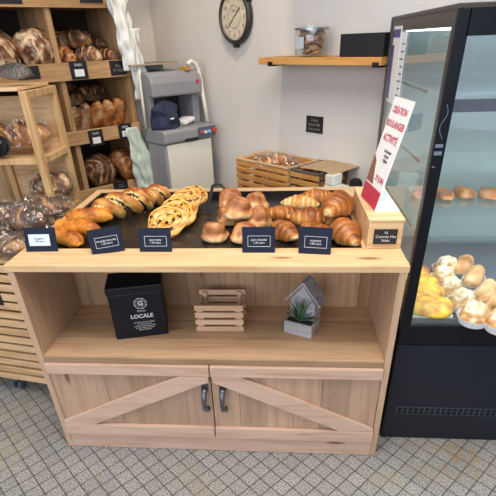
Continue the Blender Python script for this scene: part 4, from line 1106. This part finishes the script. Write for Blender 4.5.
bagged((-0.905, 0.87, 1.022), 0.19, 0.12, 0.10, R(20), 51, 'bagged loaf at the right on stand upper shelf', gg)
bagged((-1.045, 0.86, 1.018), 0.19, 0.12, 0.10, R(100), 52, 'bagged loaf at the left on stand upper shelf', gg)
bagged((-0.880, 0.90, 0.775), 0.21, 0.15, 0.12, R(30), 53, 'bagged round loaf on stand lower shelf behind the posts', gg, LOAF_D, scores=5, mode='ring')
dd_ = MB(); dd_.smooth = True; dd_.lathe([(0, 0), (0.034, 0.002), (0.044, 0.014), (0.046, 0.022), (0.042, 0.022), (0.032, 0.008), (0, 0.006)], 28, M=rot(R(62), 0, 0))
o = tag(dd_.build('black_bowl', plain('gloss_black', '101010', 0.12)), 'small glossy black bowl leaning at left on stand upper shelf', 'bowl'); o.location = (-0.985, 0.770, 1.028)

# ------------------------------------------------------------------ slatted cart with bagged bread
ca = R(-10); co = Vector((-0.660, 0.262, 0))
ct_ = empty('slatted_cart', co, ca, 'pale slatted wooden cart on castors left of the counter', 'cart')
cwid, cdep = 0.62, 0.36
for k in range(14):
    z = 0.085 + k * 0.0435
    MB().box(-cwid, 0, 0, 0.014, z, z + 0.031).build('slat', W_SLAT, ct_, bevel=0.001)
    MB().box(-0.014, 0, 0.014, cdep, z, z + 0.031).build('side_slat', W_SLAT, ct_, bevel=0.001)
for x in (-cwid + 0.02, -0.046):
    for y in (0.0145, cdep - 0.03): MB().box(x, x + 0.03, y, y + 0.03, 0.08, 0.69).build('corner_post', W_STAND, ct_)
MB().box(-cwid, -0.0145, 0.015, cdep, 0.085, 0.10).build('floor_board', W_SLAT, ct_)
MB().box(-cwid, 0, 0, cdep, 0.692, 0.706).build('top_board', W_SLAT, ct_)
MB().box(-cwid + 0.02, -0.02, 0.05, 0.06, 0.10, 0.69).build('gap_shade_panel', SHADE_BROWN, ct_)  # dark sheet added behind the slats, stands for the shaded gaps
for x, y in ((-0.375, 0.04), (-0.05, 0.32), (-0.56, 0.32), (-0.56, 0.04), (-0.05, 0.06)):
    c_ = MB(); c_.box(x - 0.012, x + 0.012, y - 0.016, y + 0.016, 0.052, 0.0845); cst = c_.build('castor', STEEL, ct_)
    for s in (-1, 1):
        MB().lathe([(0, 0), (0.018, 0), (0.025, 0.004), (0.025, 0.009), (0.018, 0.012), (0, 0.012)], 20, M=Matrix.Translation((x + s * 0.018 - 0.006, y, 0.0255)) @ Matrix.Rotation(PI / 2, 4, 'Y')).build('wheel', plain('wheel_grey', '5c6470', 0.4), cst)
lb = empty('shelf_label', co + Vector((-0.285, 0.050, 0.50)), ca, 'black chalk label on the front slats of the cart', 'shelf label')
MB().box(-0.07, 0.045, -0.006, -0.002, 0, 0.10).build('plate', BLACK, lb, bevel=0.001)
text('chalk_writing', 'Pain\nmaison', 0.028, CHALK, lb, Matrix.Translation((0, -0.0066, 0.05)) @ MR)
g = 'bagged loaves heaped on the cart'
heap = [(-0.745, 0.36, 0.735, 60, 'at the front right against the counter', LOAF_H), (-0.87, 0.39, 0.735, 100, 'at the front middle of heap', LOAF_H), (-1.01, 0.42, 0.735, 70, 'at the front left of heap', LOAF_H),
        (-0.725, 0.53, 0.735, 20, 'at the back right next to the cheese breads', LOAF_H), (-0.90, 0.56, 0.735, 0, 'at the back middle of heap', LOAF_H), (-1.08, 0.58, 0.735, -10, 'at the back left of heap', LOAF_H),
        (-0.79, 0.45, 0.800, -20, 'on top at the right', LOAF_H), (-0.93, 0.50, 0.800, 50, 'on top in the middle', LOAF_H), (-0.75, 0.56, 0.810, 10, 'on top at the back by the stand post', LOAF_H)]
for i, (x, y, z, rz, lab, mt) in enumerate(heap):
    bagged((x, y, z - 0.012), 0.21, 0.115, 0.075, R(rz), 60 + i * 2.0, 'plastic-bagged brown loaf ' + lab, g, mt, scores=2)

# ------------------------------------------------------------------ light
W = bpy.data.worlds.new('world'); scene.world = W; W.use_nodes = True
bg_ = W.node_tree.nodes['Background']; bg_.inputs[0].default_value = (0.62, 0.76, 1.0, 1); bg_.inputs[1].default_value = 0.8
def area(name, loc, rotv, sx, sy, power, colr):
    l = bpy.data.lights.new(name, 'AREA'); l.shape = 'RECTANGLE'; l.size = sx; l.size_y = sy; l.energy = power; l.color = colr
    o = bpy.data.objects.new(name, l); col.objects.link(o); o.location = loc; o.rotation_euler = rotv; return o
area('daylight_window', (-0.9, -3.45, 1.75), (R(84), 0, R(-14)), 4.6, 1.3, 88, (0.82, 0.90, 1.0))
def spot(name, loc, target, power, colr, ang=70, blend=0.5, size=0.05):
    l = bpy.data.lights.new(name, 'SPOT'); l.energy = power; l.color = colr; l.spot_size = R(ang); l.spot_blend = blend; l.shadow_soft_size = size
    o = bpy.data.objects.new(name, l); col.objects.link(o); o.location = loc
    o.rotation_euler = (Vector(target) - Vector(loc)).to_track_quat('-Z', 'Y').to_euler(); return o
WARM = (1.0, 0.80, 0.58)
spot('ceiling_spot_clock', (-0.15, 0.95, 2.70), (-0.20, 1.93, 1.2), 42, WARM, 46, 0.25, 0.04)
spot('ceiling_spot_counter', (-0.25, 0.20, 2.70), (-0.2, 0.45, 0.8), 24, WARM, 80, 0.6, 0.08)
spot('ceiling_spot_counter', (0.45, 0.10, 2.70), (0.35, 0.40, 0.8), 24, (1.0, 0.86, 0.68), 80, 0.6, 0.08)
spot('ceiling_spot_rack', (-0.35, 0.95, 2.70), (-0.95, 1.50, 1.1), 30, WARM, 75, 0.5, 0.06)
spot('ceiling_spot_floor', (0.6, -1.4, 2.70), (0.5, -0.4, 0.0), 15, (1.0, 0.95, 0.88), 110, 0.6, 0.15)
area('case_led_and_fill', (CX0 + cw / 2, CY0 + 0.30, 0.83), (0, 0, 0), cw - 0.15, 0.25, 1.5, (1.0, 0.98, 0.95))  # fill lamp added under the lowest shelf to brighten the pastries
for zz in (1.035, 1.235): area('case_led_and_fill', (CX0 + cw / 2, CY0 + 0.16, zz), (R(35), 0, 0), cw - 0.15, 0.04, 2.4, (0.86, 0.95, 1.0))  # fill lamps added under the upper shelves to brighten the interior
area('case_led_and_fill', (CX0 + cw / 2, CY0 + 0.10, 1.42), (R(-12), 0, 0), cw - 0.15, 0.05, 6, (0.88, 0.96, 1.0))
area('overhead_fill', (0.2, -0.6, 2.72), (0, 0, 0), 2.2, 1.0, 52, (1.0, 0.97, 0.93))  # unseen overhead fill lamp, raised so the niche falls into shade

scene.view_settings.view_transform = 'Standard'; scene.view_settings.look = 'None'
scene.view_settings.exposure = 0.0; scene.view_settings.gamma = 1.0
